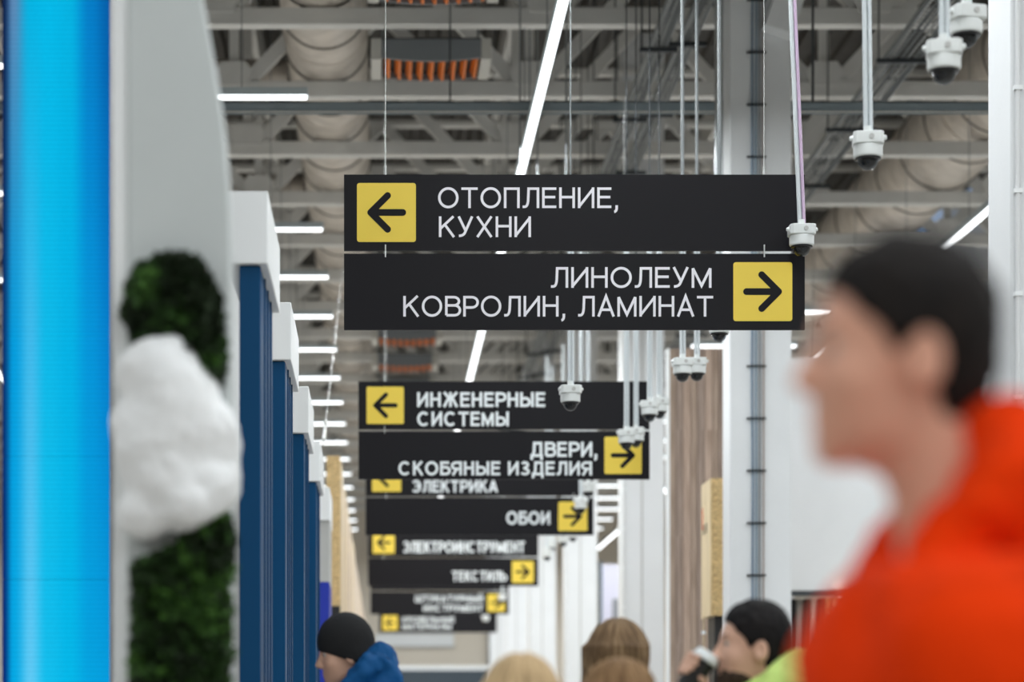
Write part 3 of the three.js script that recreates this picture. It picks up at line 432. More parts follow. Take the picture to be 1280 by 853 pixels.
// ---------------------------------------------------------------- white column dressed with moss and a cotton cloud
{
  const d = 6, x = (px) => PXX(px, d), y = (py) => PXY(py, d), t = thing('decorated_column', 'pale grey column dressed with green moss and a white cotton cloud', 'decoration', [0, 0, -d]);
  const s = new THREE.Shape([[161, -60], [238, -60], [250, 0], [263, 70], [275, 150], [282, 240], [284, 330], [286, 900]].map(([a, b]) => new THREE.Vector2(x(a), y(b)))); s.lineTo(x(286), 0); s.lineTo(x(161), 0); s.closePath();
  mesh('column_board', new THREE.ExtrudeGeometry(s, { depth: 0.14, bevelEnabled: true, bevelSize: 0.006, bevelThickness: 0.006, bevelSegments: 2 }).translate(0, 0, -0.16), mat('#ffffff', 0.7, { map: mottle([192, 198, 198], 10, 4, 41) }), t);
  mesh('edge_strip', rbox(x(139), x(161.5), 0, y(-60), -0.15, -0.03, 0.004), M.white, t);
  const lobes = []; for (let i = 0; i < 46; i++) { const u = rnd() * 2 - 1, v = rnd() * 2 - 1; if (u * u + v * v > 1) continue; lobes.push([x(224) + u * 0.105, y(552) + v * 0.185 + u * -0.05, 0.04 + rr(0, 0.05) * (1 - u * u), rr(0.05, 0.085)]); }
  lobes.push([x(225), y(550), 0.03, 0.12], [x(215), y(490), 0.03, 0.1], [x(222), y(610), 0.03, 0.105], [x(186), y(640), 0.03, 0.07], [x(195), y(470), 0.03, 0.075], [x(262), y(560), 0.03, 0.08], [x(184), y(472), 0.04, 0.062], [x(182), y(525), 0.04, 0.06], [x(184), y(590), 0.04, 0.062], [x(182), y(642), 0.04, 0.056], [x(205), y(458), 0.03, 0.05], [x(262), y(610), 0.03, 0.07]);
  const cloud = (a, b, c) => { let q = 9; for (const [e, f, g, r] of lobes) q = smin(q, Math.hypot(a - e, b - f, c - g) - r, 0.03); return q + (fbm(a * 22, b * 22, c * 22, 3) - 0.5) * 0.02 + (noise3(a * 90, b * 90, c * 90) - 0.5) * 0.006; };
  mesh('cotton_cloud', nets(cloud, [x(224) - 0.24, y(552) - 0.36, -0.09], [x(224) + 0.26, y(552) + 0.36, 0.24], 0.008), mat('#eceeef', 0.95), t);
  const moss = (name, sh, n, lo, hi) => {
    const core = nets((a, b, c) => Math.max(sh(a, b, c) + 0.012 + (fbm(a * 40, b * 40, c * 40, 3) - 0.5) * 0.05, -c - 0.02), lo, hi, 0.01), m = mesh(name, core, mat('#2b4a1d', 0.95), t);
    const p = core.attributes.position, nn = core.attributes.normal, pos = [], col = [], C = [[0.012, 0.028, 0.007], [0.035, 0.095, 0.018], [0.018, 0.045, 0.01], [0.1, 0.25, 0.04], [0.05, 0.13, 0.024]];
    for (let i = 0; i < n; i++) {
      const k = (rnd() * p.count) | 0, q = V(p.getX(k), p.getY(k), p.getZ(k)), nv = V(nn.getX(k) + rr(-0.8, 0.8), nn.getY(k) + rr(-0.8, 0.8), nn.getZ(k) + rr(-0.5, 0.8)).normalize(), tv = V(rr(-1, 1), rr(-1, 1), rr(-1, 1)).cross(nv).normalize();
      const L = rr(0.016, 0.044), W = L * 0.34, a = q, b = q.clone().addScaledVector(nv, L * 0.5).addScaledVector(tv, W), c = q.clone().addScaledVector(nv, L * 0.95), e = q.clone().addScaledVector(nv, L * 0.5).addScaledVector(tv, -W);
      const patch = fbm(q.x * 14, q.y * 14, 3, 2), cc = C[Math.min(4, Math.max(0, Math.floor((patch - 0.35) * 11 + rr(-0.8, 0.8))))] || C[0], br = rr(0.7, 1.25);
      for (const vtx of [a, b, c, a, c, e]) { pos.push(vtx.x, vtx.y, vtx.z); col.push(cc[0] * br, cc[1] * br, cc[2] * br); }
    }
    const g = new THREE.BufferGeometry(); g.setAttribute('position', new THREE.Float32BufferAttribute(pos, 3)); g.setAttribute('color', new THREE.Float32BufferAttribute(col, 3)); g.computeVertexNormals();
    const f = mesh('moss_leaves', g, new THREE.MeshStandardMaterial({ color: '#ffffff', vertexColors: true, roughness: 0.8, side: THREE.DoubleSide }), m); f.userData.kind = 'stuff';
  };
  moss('moss_clump', (a, b, c) => Math.min(ell(a, b, c, [x(216), y(385), 0.01], [0.112, 0.12, 0.085]), ell(a, b, c, [x(240), y(440), 0.01], [0.075, 0.12, 0.08])), 5200, [x(216) - 0.15, y(385) - 0.3, -0.03], [x(216) + 0.2, y(385) + 0.16, 0.13]);
  moss('moss_clump', (a, b, c) => { const w = Math.max(Math.abs(a - x(227)) - 0.105, Math.abs(c) - 0.055, b - y(688) - (a - x(227)) * 0.35); return Math.min(w, ell(a, b, c, [x(262), y(690), 0.01], [0.055, 0.12, 0.07])); }, 9000, [x(227) - 0.16, y(1000), -0.03], [x(227) + 0.2, y(610), 0.12]);
}
// ---------------------------------------------------------------- right side: wood panel, chipboard sample, white fascia, carpet rolls
{
  const d = 25, t = thing('wood_plank_panel', 'tall grey brown wood plank panel behind the cabled white column', 'panel', [PXX(837, d), 0, -d]), H = PXY(436, d);
  mesh('white_edge', box(-0.03, 0, 0, H, -0.08, 0.015), M.white, t);
  let x = 0, i = 0; while (x < 0.8) { const w = 0.065 + 0.02 * ((i * 7) % 3) / 2; mesh('plank', metricUV(rbox(x, x + w - 0.004, 0, H, -0.06, 0.004 * ((i * 5) % 3), 0.003), 0.9, i * 0.31), M.ash[(i * 2) % 3], t); x += w; i++; }
}
{
  const d = 21.2, x = PXX(890, d), yb = PXY(770, d), yt = PXY(598, d), t = thing('chipboard_sample', 'pale timber and chipboard sample block on a black stand beside the wood panel', 'sample board', [x, 0, -d]);
  mesh('chipboard_face', metricUV(box(0, 0.42, yb, yt, -0.03, 0), 2.8), M.osb, t); mesh('timber_side', metricUV(rbox(-0.012, 0.42, yb, yt, -0.62, -0.03, 0.004), 0.9), M.pine[0], t);
  mesh('black_stand', rbox(0.03, 0.36, 0, yb, -0.5, -0.05, 0.008), M.black, t); for (const z of [-0.25, -0.42]) mesh('side_slot', box(-0.017, -0.011, yb + 0.75, yb + 0.84, z, z - 0.04), M.black, t);
  mesh('red_mark', box(-0.017, -0.011, yb + 0.8, yb + 1.0, -0.5, -0.53), mat('#d4502e', 0.6), t); mesh('pale_plug', rod(V(-0.06, yb - 0.16, -0.1), V(-0.06, yb - 0.13, -0.1), 0.02, 10), M.white, t); mesh('cord', rod(V(-0.06, 0, -0.1), V(-0.06, yb, -0.1), 0.006, 6), M.pine[0], t);
}
{
  const d = 26.5, xa = 4.05, xb = 9.1, t = thing('white_fascia', 'large plain white fascia panel above the carpet rolls', 'panel', [xa, 0, -d]), y0 = PXY(739, d), y1 = PXY(448, d);
  mesh('fascia_board', metricUV(rbox(0, xb - xa, y0, y1, -0.12, 0, 0.01), 0.5), M.column, t); mesh('dark_ledge', rbox(0, xb - xa, y0 - 0.05, y0, -0.3, 0.01, 0.004), M.darkSteel, t); for (const x of [0.02, xb - xa - 0.12]) mesh('support_leg', rbox(x, x + 0.1, 0, y0 - 0.05, -0.12, -0.02, 0.005), M.white, t);
  const spot = thing('shelf_spotlight', 'tiny bright spotlight under the white fascia ledge', 'lamp', [PXX(1052, d - 0.05), y0 - 0.075, -d + 0.05]); mesh('bulb', new THREE.SphereGeometry(0.022, 14, 10), new THREE.MeshStandardMaterial({ color: '#ffffff', emissive: '#fff1dc', emissiveIntensity: 1 }), spot); const pl = new THREE.PointLight('#fff1dc', 0.08); pl.castShadow = true; spot.add(pl); mesh('lamp_cup', new THREE.CylinderGeometry(0.02, 0.03, 0.025, 14, 1, true).translate(0, 0.012, 0), M.black, spot);
  const names = [['black', '#1c1c1e'], ['light grey', '#a9a59e'], ['dark grey', '#3c3936'], ['white', '#cfc9bf'], ['charcoal', '#2c2a28'], ['sand', '#b9a780'], ['cream', '#d4c6a6'], ['olive brown', '#6b5d45'], ['pale beige', '#c6b69c'], ['rust', '#a5512d'], ['dark brown', '#43281c'], ['terracotta', '#b5603a']];
  names.forEach(([n, c], i) => { const r = 0.044, g = new THREE.LatheGeometry([[0.008, 0], [r, 0], [r, 0], [r, 2.77], [r - 0.004, 2.78], [0.012, 2.78], [0.012, 2.75]].map(([a, b]) => new THREE.Vector2(a, b)), 24).translate(PXX(986 + i * 9.2, d + 0.2) + 0.04, 0, -d - 0.2 - (i % 2) * 0.05); single('carpet_roll', metricUV(g, 2), mat(c, 0.95, { bumpMap: grain, bumpScale: 0.003 }), n + ' carpet roll standing upright under the white fascia', 'carpet roll', 'carpet rolls under the fascia'); });
}
{ const d = 52, t = thing('lilac_partition', 'pale lilac partition with a grey door seen between two white columns', 'partition', [PXX(749, d), 0, -d]); mesh('partition_board', rbox(0.05, 1.4, 0, PXY(706, d), -0.1, 0, 0.01), mat('#c9c8d8', 0.8), t); mesh('grey_door', rbox(0.28, 0.9, 0, PXY(749, d), 0, 0.03, 0.01), mat('#84868c', 0.6), t); mesh('dark_post', rbox(0, 0.06, 0, PXY(702, d), -0.1, 0.02, 0.01), mat('#3c5463', 0.6), t); }
// ---------------------------------------------------------------- far end
{
  const d = 68, x0 = PXX(440, d), x1 = PXX(640, d), top = PXY(838, d), t = thing('storage_rack', 'low dark storage rack along the far cream wall', 'rack', [x0, 0, -d]), w = x1 - x0;
  mesh('rack_fascia', rbox(0, w, top - 0.5, top, -0.9, 0, 0.01), mat('#3a4650', 0.6), t); for (let i = 0; i <= 3; i++) mesh('upright', rbox(w * i / 3 - 0.05, w * i / 3 + 0.05, 0, top - 0.5, -0.9, 0, 0.01), M.petrol, t); for (const y of [0.3, 1.1, 1.9]) mesh('shelf', rbox(0, w, y, y + 0.06, -0.88, -0.02, 0.005), M.steelDull, t);
  mesh('top_trim', box(0, w, top, top + 0.12, -0.9, 0), M.white, t);
  const b = thing('white_board', 'plain white board on the far wall under the last sign', 'board', [PXX(468, 70.7), PXY(808, 70.7), -70.9]); mesh('board_face', rbox(0, 2.35, 0, 0.36, -0.05, 0, 0.01), M.white, b); mesh('board_frame', merge([box(-0.03, 2.38, -0.03, 0, -0.05, 0.01), box(-0.03, 2.38, 0.36, 0.39, -0.05, 0.01)]), M.greyPanel, b);
  const p = thing('cable_riser', 'thin dark vertical pipe on the cream end wall', 'pipe', [PXX(613, 70.6), 0, -70.8]); mesh('pipe_tube', rod(V(0, 0, 0), V(0, DECK - 0.5, 0), 0.07, 12), M.darkSteel, p);
}

// ---------------------------------------------------------------- people
const strandTex = (r, g, b, k, s) => tex(512, 128, (u, v) => { const n = (wrapNoise(u, v * 0.2, 60, s) - 0.5) * k * 1.6 + (fbm(u * 160 + s, v * 2, s, 2) - 0.5) * k; return [r + n, g + n * 0.9, b + n * 0.75].map((x) => Math.max(0, Math.min(255, x))); });
const clothBump = tex(256, 256, (u, v) => { const n = 128 + (wrapNoise(u, v, 10, 51) - 0.5) * 160; return [n, n, n]; }, false);
const SK = (c) => new THREE.MeshPhysicalMaterial({ color: c, roughness: 0.55, sheen: 0.2, sheenColor: new THREE.Color('#ffb9a0') });
M.eyeWhite = mat('#b9b2aa', 0.35); M.iris = mat('#2e1e16', 0.2); M.lip = mat('#a8645a', 0.5); M.trouser = mat('#2b3040', 0.9); M.shoe = mat('#1a1a1c', 0.6);
function polarUV(g) { const p = g.attributes.position, uv = new Float32Array(p.count * 2); for (let i = 0; i < p.count; i++) { uv[2 * i] = Math.atan2(p.getZ(i), p.getX(i) + 0.01) / 6.283 + 0.5; uv[2 * i + 1] = p.getY(i) * 2; } g.setAttribute('uv', new THREE.BufferAttribute(uv, 2)); return g; }
function cloth(g, s = 1.5) { return metricUV(g, s); }
const ear = (x, y, z) => Math.min(...[-1, 1].map((s) => smax(ell(x, y, z, [-0.014, -0.004, s * 0.079], [0.021, 0.033, 0.011]), -ell(x, y, z, [-0.009, 0, s * 0.09], [0.011, 0.018, 0.009]), 0.006)));
function headField(nb) {
  return (x, y, z) => {
    const az = Math.abs(z);
    let q = ell(x, y, z, [-0.008, 0.045, 0], [0.094, 0.092, 0.075]);
    q = smin(q, ell(x, y, z, [0.03, -0.015, 0], [0.062, 0.088, 0.06]), 0.03);
    q = smin(q, ell(x, y, z, [0.032, -0.068, 0], [0.056, 0.044, 0.049]), 0.03);
    q = smin(q, Math.hypot(x - 0.073, y + 0.098, z) - 0.017, 0.025);
    q = smin(q, cap(x, y, az, [0.078, 0.037, 0], [0.073, 0.036, 0.036], 0.013, 0.011), 0.015);
    q = smin(q, Math.hypot(x - 0.056, y + 0.025, az - 0.037) - 0.024, 0.025);
    q = smax(q, -(Math.hypot(x - 0.094, y - 0.015, az - 0.031) - 0.013), 0.016);
    q = smin(q, cap(x, y, z, [0.085, 0.022, 0], [0.106, -0.02, 0], 0.008, 0.0125), 0.012);
    q = smin(q, Math.hypot(x - 0.097, y + 0.027, az - 0.011) - 0.009, 0.008);
    q = smin(q, cap(x, y, az, [0.087, -0.057, 0], [0.078, -0.06, 0.019], 0.0085, 0.004), 0.008);
    q = smin(q, cap(x, y, az, [0.084, -0.07, 0], [0.077, -0.068, 0.017], 0.009, 0.004), 0.008);
    q = smin(q, ear(x, y, z), 0.008);
    return smin(q, cap(x, y, z, [-0.03, -0.04, 0], nb, 0.054, 0.06), 0.035);
  };
}
const bez = (t, pts) => { for (let i = 0; i < pts.length - 1; i++) if (t <= pts[i + 1][0]) return pts[i][1] + (pts[i + 1][1] - pts[i][1]) * Math.max(0, (t - pts[i][0]) / (pts[i + 1][0] - pts[i][0])); return pts[pts.length - 1][1]; };
const HAIRLINE = [[-0.09, -0.05], [-0.04, -0.034], [-0.034, -0.03], [-0.03, 0.01], [0.0, 0.02], [0.03, 0.034], [0.05, 0.055], [0.08, 0.078], [0.1, 0.1], [0.115, 0.2]];
const hairField = {
  short: (x, y, z) => { let q = ell(x, y, z, [-0.011, 0.05, 0], [0.105, 0.103, 0.087]); q = smin(q, ell(x, y, z, [-0.035, -0.01, 0], [0.072, 0.085, 0.072]), 0.03); q = smax(q, x - bez(y, HAIRLINE), 0.008); q = smax(q, -0.085 - y, 0.01); q = smax(q, -ell(x, y, Math.abs(z), [-0.01, -0.012, 0.085], [0.03, 0.037, 0.03]), 0.006); return q + (fbm(x * 55, y * 55, z * 55, 3) - 0.5) * 0.012; },
  long: (x, y, z) => { let q = ell(x, y, z, [-0.014, 0.048, 0], [0.108, 0.11, 0.096]); const k = Math.min(1, Math.max(0, (0.04 - y) / 0.3)); q = smin(q, Math.max(Math.hypot((x + 0.055 - k * 0.01) / (0.075 - k * 0.01), z / (0.1 + k * 0.02)) - 1, (y - 0.06) / 0.09, (-0.34 - y) / 0.09) * 0.085, 0.04); const a = Math.atan2(z, x + 0.03); q = smax(q, y < 0.085 ? x - 0.012 - Math.max(0, y) * 0.7 - 0.02 * Math.abs(z) / 0.08 : x - 0.12, 0.02); q += 0.006 * Math.exp(-((z / 0.006) ** 2)) * (y > 0.06 ? 1 : 0); return q + Math.sin(a * 34 + fbm(x * 12, y * 8, z * 12, 2) * 9) * 0.0022; },
  beanie: (x, y, z) => { let q = ell(x, y, z, [-0.014, 0.052, 0], [0.112, 0.116, 0.097]); q = smin(q, ell(x, y, z, [-0.04, -0.02, 0], [0.086, 0.075, 0.088]), 0.03); q = smax(q, 0.028 - y + (x - 0.09) * 0.52, 0.01); return q + Math.sin(Math.atan2(z, x) * 60) * 0.0012; },
  beard: (x, y, z) => { let q = smin(ell(x, y, z, [0.032, -0.07, 0], [0.065, 0.05, 0.057]), Math.hypot(x - 0.074, y + 0.1, z) - 0.024, 0.025); q = smax(q, y + 0.03 + (x - 0.0) * 0.28, 0.01); q = smax(q, 0.0 - x - 0.01, 0.01); q = smax(q, -cap(x, y, Math.abs(z), [0.1, -0.063, 0], [0.09, -0.063, 0.016], 0.014, 0.01), 0.006); return q + (fbm(x * 90, y * 90, z * 90, 2) - 0.5) * 0.008; },
};
function handField(w, dir, side) {                            // relaxed hanging hand at wrist w
  const out = []; const f = V(...dir).normalize(), u = V(0.9, 0.1, 0).addScaledVector(f, -V(0.9, 0.1, 0).dot(f)).normalize(), n = f.clone().cross(u), at = (a, b, c) => { const q = V(...w).addScaledVector(f, a).addScaledVector(u, b).addScaledVector(n, c); return [q.x, q.y, q.z]; };
  out.push([at(-0.02, 0, 0), at(0.03, 0, 0), 0.026, 0.027]);
  [[0.028, 0.066], [0.01, 0.075], [-0.009, 0.07], [-0.026, 0.055]].forEach(([b, L]) => { out.push([at(0.03, b, 0), at(0.085, b * 1.1, 0), 0.014, 0.0105], [at(0.085, b * 1.1, 0), at(0.085 + L * 0.5, b * 1.15, side * 0.012), 0.01, 0.009], [at(0.085 + L * 0.5, b * 1.15, side * 0.012), at(0.085 + L * 0.95, b * 1.1, side * 0.032), 0.009, 0.0075]); });
  out.push([at(0.02, 0.03, 0), at(0.06, 0.05, side * 0.012), 0.013, 0.011], [at(0.06, 0.05, side * 0.012), at(0.095, 0.048, side * 0.022), 0.0105, 0.008]);
  return out;
}
const chainField = (list, k) => (x, y, z) => { let q = 9; for (const [a, b, ra, rb] of list) q = smin(q, cap(x, y, z, a, b, ra, rb), k); return q; };
function boundsOf(list, pad) { const lo = [9, 9, 9], hi = [-9, -9, -9]; for (const [a, b, ra, rb] of list) for (let i = 0; i < 3; i++) { lo[i] = Math.min(lo[i], a[i] - ra - pad, b[i] - rb - pad); hi[i] = Math.max(hi[i], a[i] + ra + pad, b[i] + rb + pad); } return [lo, hi]; }
function person(o) {
  const t = thing('person', o.label, 'person', [o.x, 0, -o.d], o.turn), S = o.s || 1, hx = o.hx ?? 0.04, hy = o.hy;
  const Mh = new THREE.Matrix4().compose(V(hx, hy, 0), new THREE.Quaternion().setFromEuler(new THREE.Euler(0, o.yaw || 0, o.pitch || 0, 'YZX')), V(S, S, S)), inv = Mh.clone().invert();
  const SH = hy - (o.drop || 0.265) * S, PEL = SH * 0.66, nbv = V(-0.02, SH + 0.03, 0).applyMatrix4(inv), nb = [nbv.x, nbv.y, nbv.z];
  const arms = o.arms || [[[-0.01, SH - 0.05, -0.18], [-0.03, SH - 0.34, -0.23], [0.05, SH - 0.58, -0.22]], [[-0.01, SH - 0.05, 0.18], [-0.03, SH - 0.34, 0.23], [0.05, SH - 0.58, 0.22]]];
  const torso = (x, y, z, e) => { let q = cap(x, y, z / 1.38, [0, PEL, 0], [-0.008, SH - 0.1, 0], 0.118 + e, 0.128 + e); q = smin(q, cap(x, y, z, [-0.012, SH - 0.045, -0.14], [-0.012, SH - 0.045, 0.14], 0.062 + e, 0.062 + e), 0.09); return smin(q, cap(x, y, z, [-0.015, SH - 0.05, 0], [-0.015, SH + 0.02, 0], 0.08 + e, 0.06 + e), 0.05); };
  const limbs = (x, y, z, e, k = 1) => { let q = 9; for (const [a, b, c] of arms) { q = smin(q, cap(x, y, z, a, b, 0.058 * k + e, 0.048 * k + e), 0.03); q = smin(q, cap(x, y, z, b, c, 0.047 * k + e, 0.036 * k + e), 0.02); } return q; };
  const legs = (x, y, z, e) => { let q = 9; for (const s of [-1, 1]) { q = smin(q, cap(x, y, z, [0, PEL, s * 0.085], [0.015, PEL * 0.53, s * 0.095], 0.092 + e, 0.062 + e), 0.03); q = smin(q, cap(x, y, z, [0.015, PEL * 0.53, s * 0.095], [-0.02, 0.09, s * 0.1], 0.06 + e, 0.042 + e), 0.02); } return q; };
  const feet = (x, y, z, e) => Math.min(...[-1, 1].map((s) => cap(x, y, z, [-0.04, 0.045, s * 0.1], [0.14, 0.04, s * 0.12], 0.038 + e, 0.034 + e)));
  // one skin figure: fine head, coarse body, fine hands
  const head = nets(headField(nb), [-0.16, Math.min(-0.24, nb[1] - 0.08), -0.13], [0.15, 0.16, 0.13], o.fine || 0.0042).applyMatrix4(Mh);
  const body = nets((x, y, z) => smin(smin(torso(x, y, z, -0.008), limbs(x, y, z, -0.006), 0.03), smin(legs(x, y, z, -0.006), feet(x, y, z, -0.006), 0.02), 0.03), [-0.5, -0.02, -0.42], [0.6, SH + 0.1, 0.42], 0.02);
  const parts = [head, body]; (o.hands || arms.map(([, b, c], i) => handField(c, [c[0] - b[0], c[1] - b[1], c[2] - b[2]], i ? -1 : 1))).forEach((list) => { const [lo, hi] = boundsOf(list, 0.02); parts.push(nets(chainField(list, 0.008), lo, hi, 0.005)); });
  mesh('body', merge(parts), o.skin, t);
  const hm = (name, g, m, parent = t) => mesh(name, g.applyMatrix4(Mh), m, parent);
  for (const s of [-1, 1]) { const e = hm('eye', new THREE.SphereGeometry(0.0115, 14, 10).translate(0.0735, 0.015, s * 0.031), M.eyeWhite); hm('iris', new THREE.SphereGeometry(0.0068, 10, 8).translate(0.0795, 0.015, s * 0.031), M.iris, e); }
  hm('lips', merge([-1, 1].flatMap((s) => [rod(V(0.0905, -0.059, 0), V(0.083, -0.061, s * 0.016), 0.0062, 7, 0.0035), rod(V(0.088, -0.068, 0), V(0.081, -0.066, s * 0.014), 0.0065, 7, 0.0035)])), M.lip);
  if (o.brows !== false) for (const s of [-1, 1]) hm('eyebrow', rod(V(0.089, 0.036, s * 0.014), V(0.08, 0.039, s * 0.046), 0.0045, 6, 0.003), o.hair);
  if (o.style === 'beanie') { hm('hair', polarUV(nets((x, y, z) => hairField.short(x, y, z) + 0.004, [-0.14, -0.11, -0.12], [0.14, 0.18, 0.12], 0.006)), o.hair); hm('knit_beanie', polarUV(nets(hairField.beanie, [-0.16, -0.13, -0.13], [0.15, 0.2, 0.13], 0.0045)), o.beanie); }
  else hm('hair', polarUV(nets(hairField[o.style], [-0.17, o.style === 'long' ? -0.38 : -0.12, -0.15], [0.15, 0.19, 0.15], o.style === 'long' ? 0.0045 : 0.004)), o.hair);
  if (o.beard) hm('beard', polarUV(nets(hairField.beard, [-0.06, -0.16, -0.1], [0.13, 0.03, 0.1], 0.004)), o.beard);
  // clothes
  const fold = (x, y, z) => (fbm(x * 9, y * 9, z * 9, 3) - 0.5) * (o.folds ?? 0.03), jb = PEL - 0.14, loose = o.loose ?? 0.03;
  const coat = (x, y, z) => { let q = smin(torso(x, y, z, loose), limbs(x, y, z, loose * 0.55), 0.05); q = smax(q, jb - y, 0.02); for (const [, , c] of arms) q = smax(q, -(Math.hypot(x - c[0], y - c[1], z - c[2]) - 0.052), 0.01); return q + fold(x, y, z); };
  const c = mesh(o.coatName || 'jacket', cloth(nets((x, y, z) => smax(coat(x, y, z), y - SH - (o.collar ?? 0.075), 0.02), [-0.5, jb - 0.05, -0.42], [0.6, SH + 0.16, 0.42], 0.011)), o.coat, t);
  if (o.hood) {
    const { r0, r1, rx, rz, tilt, cy, cx, drop } = o.hood, C = [hx + cx, hy + cy], pts = []; for (let i = 0; i <= 20; i++) { const a = i / 20 * Math.PI * 2; pts.push([C[0] + Math.cos(a) * rx, C[1] - Math.cos(a) * tilt, Math.sin(a) * rz, r0 + (r1 - r0) * (1 - Math.cos(a)) / 2]); }
    const hf = (x, y, z) => { let q = 9; for (let i = 0; i < 20; i++) q = smin(q, cap(x, y, z, pts[i], pts[i + 1], pts[i][3], pts[i + 1][3]), 0.012); if (drop) q = smin(q, ell(x, y, z, [C[0] - rx - 0.02, C[1] + tilt - drop, 0], [0.05 + r1 * 0.5, drop * 0.9, rz + 0.02]), 0.04); return q + (fbm(x * 16, y * 16, z * 16, 3) - 0.5) * (o.folds ?? 0.03); };
    mesh('hood', cloth(nets(hf, [C[0] - rx - 0.2, C[1] - tilt - drop - 0.14, -rz - 0.15], [C[0] + rx + 0.12, C[1] + tilt + 0.14, rz + 0.15], 0.0075)), o.coat, c);
  }
  mesh('trousers', cloth(nets((x, y, z) => { let q = smin(legs(x, y, z, 0.018), torso(x, y, z, 0.012), 0.03); q = smax(q, y - PEL - 0.05, 0.02); return smax(q, 0.07 - y, 0.01) + (fbm(x * 8, y * 8, z * 8, 2) - 0.5) * 0.015; }, [-0.25, 0.0, -0.3], [0.25, PEL + 0.1, 0.3], 0.016)), M.trouser, t);
  for (const s of [-1, 1]) mesh('shoe', nets((x, y, z) => smax(cap(x, y, z, [-0.045, 0.05, s * 0.1], [0.15, 0.045, s * 0.12], 0.05, 0.042), 0.002 - y, 0.004), [-0.12, -0.03, s * 0.11 - 0.1], [0.24, 0.14, s * 0.11 + 0.1], 0.008), M.shoe, t);
  return t;
}
const hairMat = (r, g, b, k, s, rough = 0.55) => new THREE.MeshPhysicalMaterial({ color: '#ffffff', roughness: rough + 0.15, specularIntensity: 0.4, map: strandTex(r, g, b, k, s) });
const fabric = (c, rough = 0.95) => new THREE.MeshPhysicalMaterial({ color: c, roughness: rough, specularIntensity: 0.25, bumpMap: clothBump, bumpScale: 0.004 });

person({ label: 'dark haired man in a bright orange hoodie walking past in profile', x: 0.652, d: 2.8, turn: Math.PI, hy: 1.683, hx: 0.05, drop: 0.27, collar: 0.05, s: 1.04, fine: 0.0038, pitch: 0.02, skin: SK('#d9a188'), style: 'short', hair: hairMat(20, 15, 13, 22, 61), coat: fabric('#e83a02'), coatName: 'hoodie', folds: 0.06, loose: 0.036, hood: { r0: 0.036, r1: 0.056, rx: 0.09, rz: 0.09, tilt: 0.125, cy: -0.215, cx: -0.045, drop: 0.12 } });
person({ label: 'man in a black knit beanie and blue padded jacket looking aside', x: -0.148 + 0.14, d: 9.6, turn: Math.PI, hy: 1.573, hx: 0.14, drop: 0.2, s: 1.03, pitch: -0.17, yaw: 0.12, skin: SK('#c99f88'), style: 'beanie', hair: hairMat(40, 34, 30, 20, 63), beanie: mat('#131416', 0.95), coat: fabric('#0f4c80', 0.6), folds: 0.05, loose: 0.05, hood: { r0: 0.034, r1: 0.062, rx: 0.09, rz: 0.095, tilt: 0.09, cy: -0.105, cx: -0.055, drop: 0.13 } });
person({ label: 'blonde person seen from behind, only the crown of the hair in view', x: PXX(652, 6.1), d: 6.1, turn: Math.PI / 2, hy: 1.298, hx: 0.03, s: 1.06, skin: SK('#cfa58e'), style: 'long', hair: hairMat(186, 160, 122, 60, 65), coat: fabric('#6d6a66') });
person({ label: 'brown haired woman with long dark streaked hair seen from behind', x: PXX(772, 8.2), d: 8.2, turn: Math.PI / 2 - 0.35, hy: 1.487, hx: 0.02, s: 1.08, skin: SK('#cfa58e'), style: 'long', hair: hairMat(112, 90, 66, 64, 67), coat: fabric('#4a4a52') });
person({ label: 'shorter brown haired woman turned away with her cheek showing', x: PXX(772, 6.8), d: 6.8, turn: 0.2, hy: 1.315, hx: 0.02, s: 1.02, skin: SK('#d8aa92'), style: 'long', hair: hairMat(128, 100, 70, 56, 69), coat: fabric('#8a7a6a') });
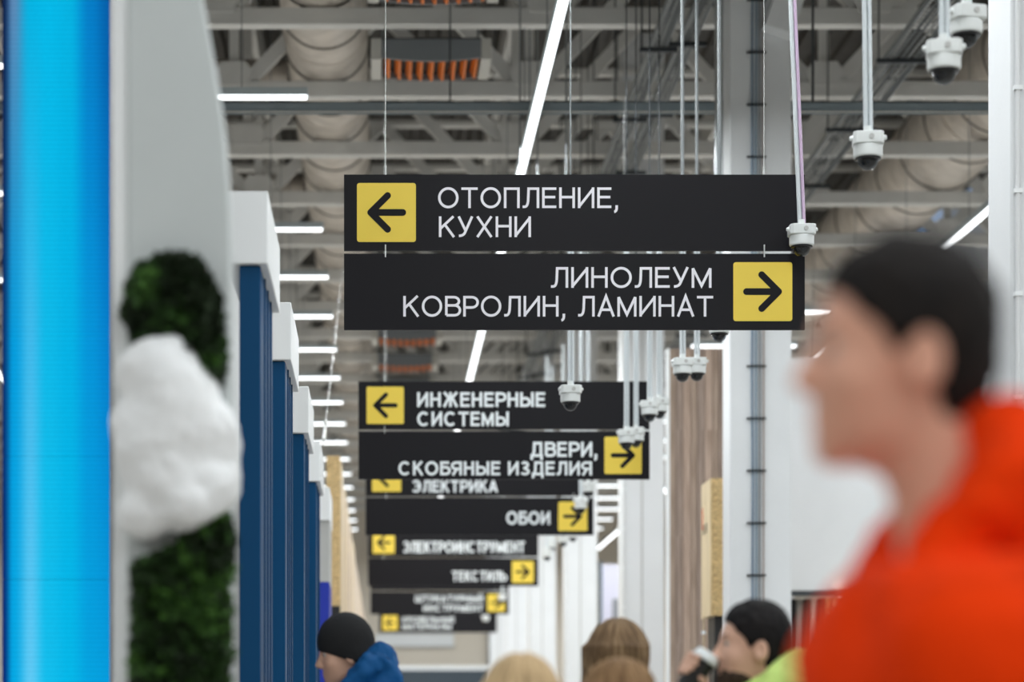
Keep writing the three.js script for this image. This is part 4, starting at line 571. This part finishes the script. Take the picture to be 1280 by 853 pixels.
{ // bearded man drinking, with his cup
  const d = 7.3, px = 1.127, hx = 0.06, X = px + hx, hy = 1.512, toLocal = (v) => [-(v.x - X), v.y, -(v.z + d)];
  const lid = P(883, 822, d + 0.005), axis = V(0.55, 0.8, 0.02).normalize(), H = 0.115, R = 0.04, baseC = lid.clone().addScaledVector(axis, -H);
  const cup = thing('coffee_cup', 'black paper cup with a white lid held to the mouth of the bearded man', 'cup', baseC.toArray()); cup.quaternion.setFromUnitVectors(V(0, 1, 0), axis);
  mesh('cup_body', new THREE.LatheGeometry([[0, 0], [0.029, 0], [0.03, 0.002], [0.0395, H - 0.012], [0.041, H - 0.01], [0.0385, H - 0.008], [0, H - 0.012]].map(([a, b]) => new THREE.Vector2(a, b)), 32), M.black, cup);
  mesh('lid', new THREE.LatheGeometry([[0, H - 0.012], [0.0425, H - 0.014], [0.043, H - 0.004], [0.039, H + 0.001], [0.037, H + 0.014], [0.034, H + 0.016], [0.032, H + 0.01], [0, H + 0.009]].map(([a, b]) => new THREE.Vector2(a, b)), 32), mat('#e8eef0', 0.35), cup);
  const u = V(-axis.y, axis.x, 0).normalize(), w = V(0, 0, 1), onCup = (h, deg, r) => { const a = deg * Math.PI / 180, q = baseC.clone().addScaledVector(axis, h).addScaledVector(u, Math.sin(a) * r).addScaledVector(w, Math.cos(a) * r); return toLocal(q); };
  const hand = []; const rad = (h) => 0.03 + 0.0095 * h / H + 0.0085;
  [[0.092, 30], [0.073, 22], [0.054, 28], [0.037, 40]].forEach(([h, end], i) => { const st = [205, 140, 95, end], f = [0.0105, 0.0098, 0.009, 0.0078]; for (let k = 0; k < 3; k++) hand.push([onCup(h, st[k], rad(h)), onCup(h + 0.002 * k, st[k + 1], rad(h) - 0.0005 * k), f[k] - i * 0.0003, f[k + 1] - i * 0.0003]); });
  hand.push([onCup(0.05, 230, rad(0.05) + 0.006), onCup(0.045, 285, rad(0.045)), 0.013, 0.011], [onCup(0.045, 285, rad(0.045)), onCup(0.05, 335, rad(0.05)), 0.011, 0.0085]);
  hand.push([onCup(0.085, 205, rad(0.08) + 0.008), onCup(0.04, 225, rad(0.04) + 0.012), 0.016, 0.02], [onCup(0.045, 210, rad(0.05) + 0.01), onCup(0.02, 225, rad(0) + 0.03), 0.022, 0.024]);
  const wrist = onCup(-0.03, 235, 0.075); hand.push([onCup(0.02, 225, rad(0) + 0.03), wrist, 0.024, 0.025]);
  const SH = hy - 0.265 * 1.04;
  person({ label: 'dark haired bearded man in a lime green hoodie drinking from a cup', x: X, d, turn: Math.PI, hy, hx, s: 1.04, pitch: 0.05, skin: SK('#cfa48d'), style: 'short', hair: hairMat(16, 13, 14, 18, 71), beard: hairMat(66, 54, 46, 26, 73, 0.8), coat: fabric('#c2dc80'), coatName: 'hoodie', folds: 0.03, hood: { r0: 0.044, r1: 0.058, rx: 0.095, rz: 0.1, tilt: 0.06, cy: -0.112, cx: -0.045, drop: 0.12 },
    arms: [[[-0.01, SH - 0.05, -0.18], [-0.03, SH - 0.34, -0.22], [0.06, SH - 0.58, -0.2]], [[-0.01, SH - 0.05, 0.18], [0.12, SH - 0.27, 0.2], wrist]], hands: [handField([0.06, SH - 0.58, -0.2], [0.09, -0.24, 0.02], 1), hand] });
}
scene.updateMatrixWorld(true);
renderer.render(scene, camera);
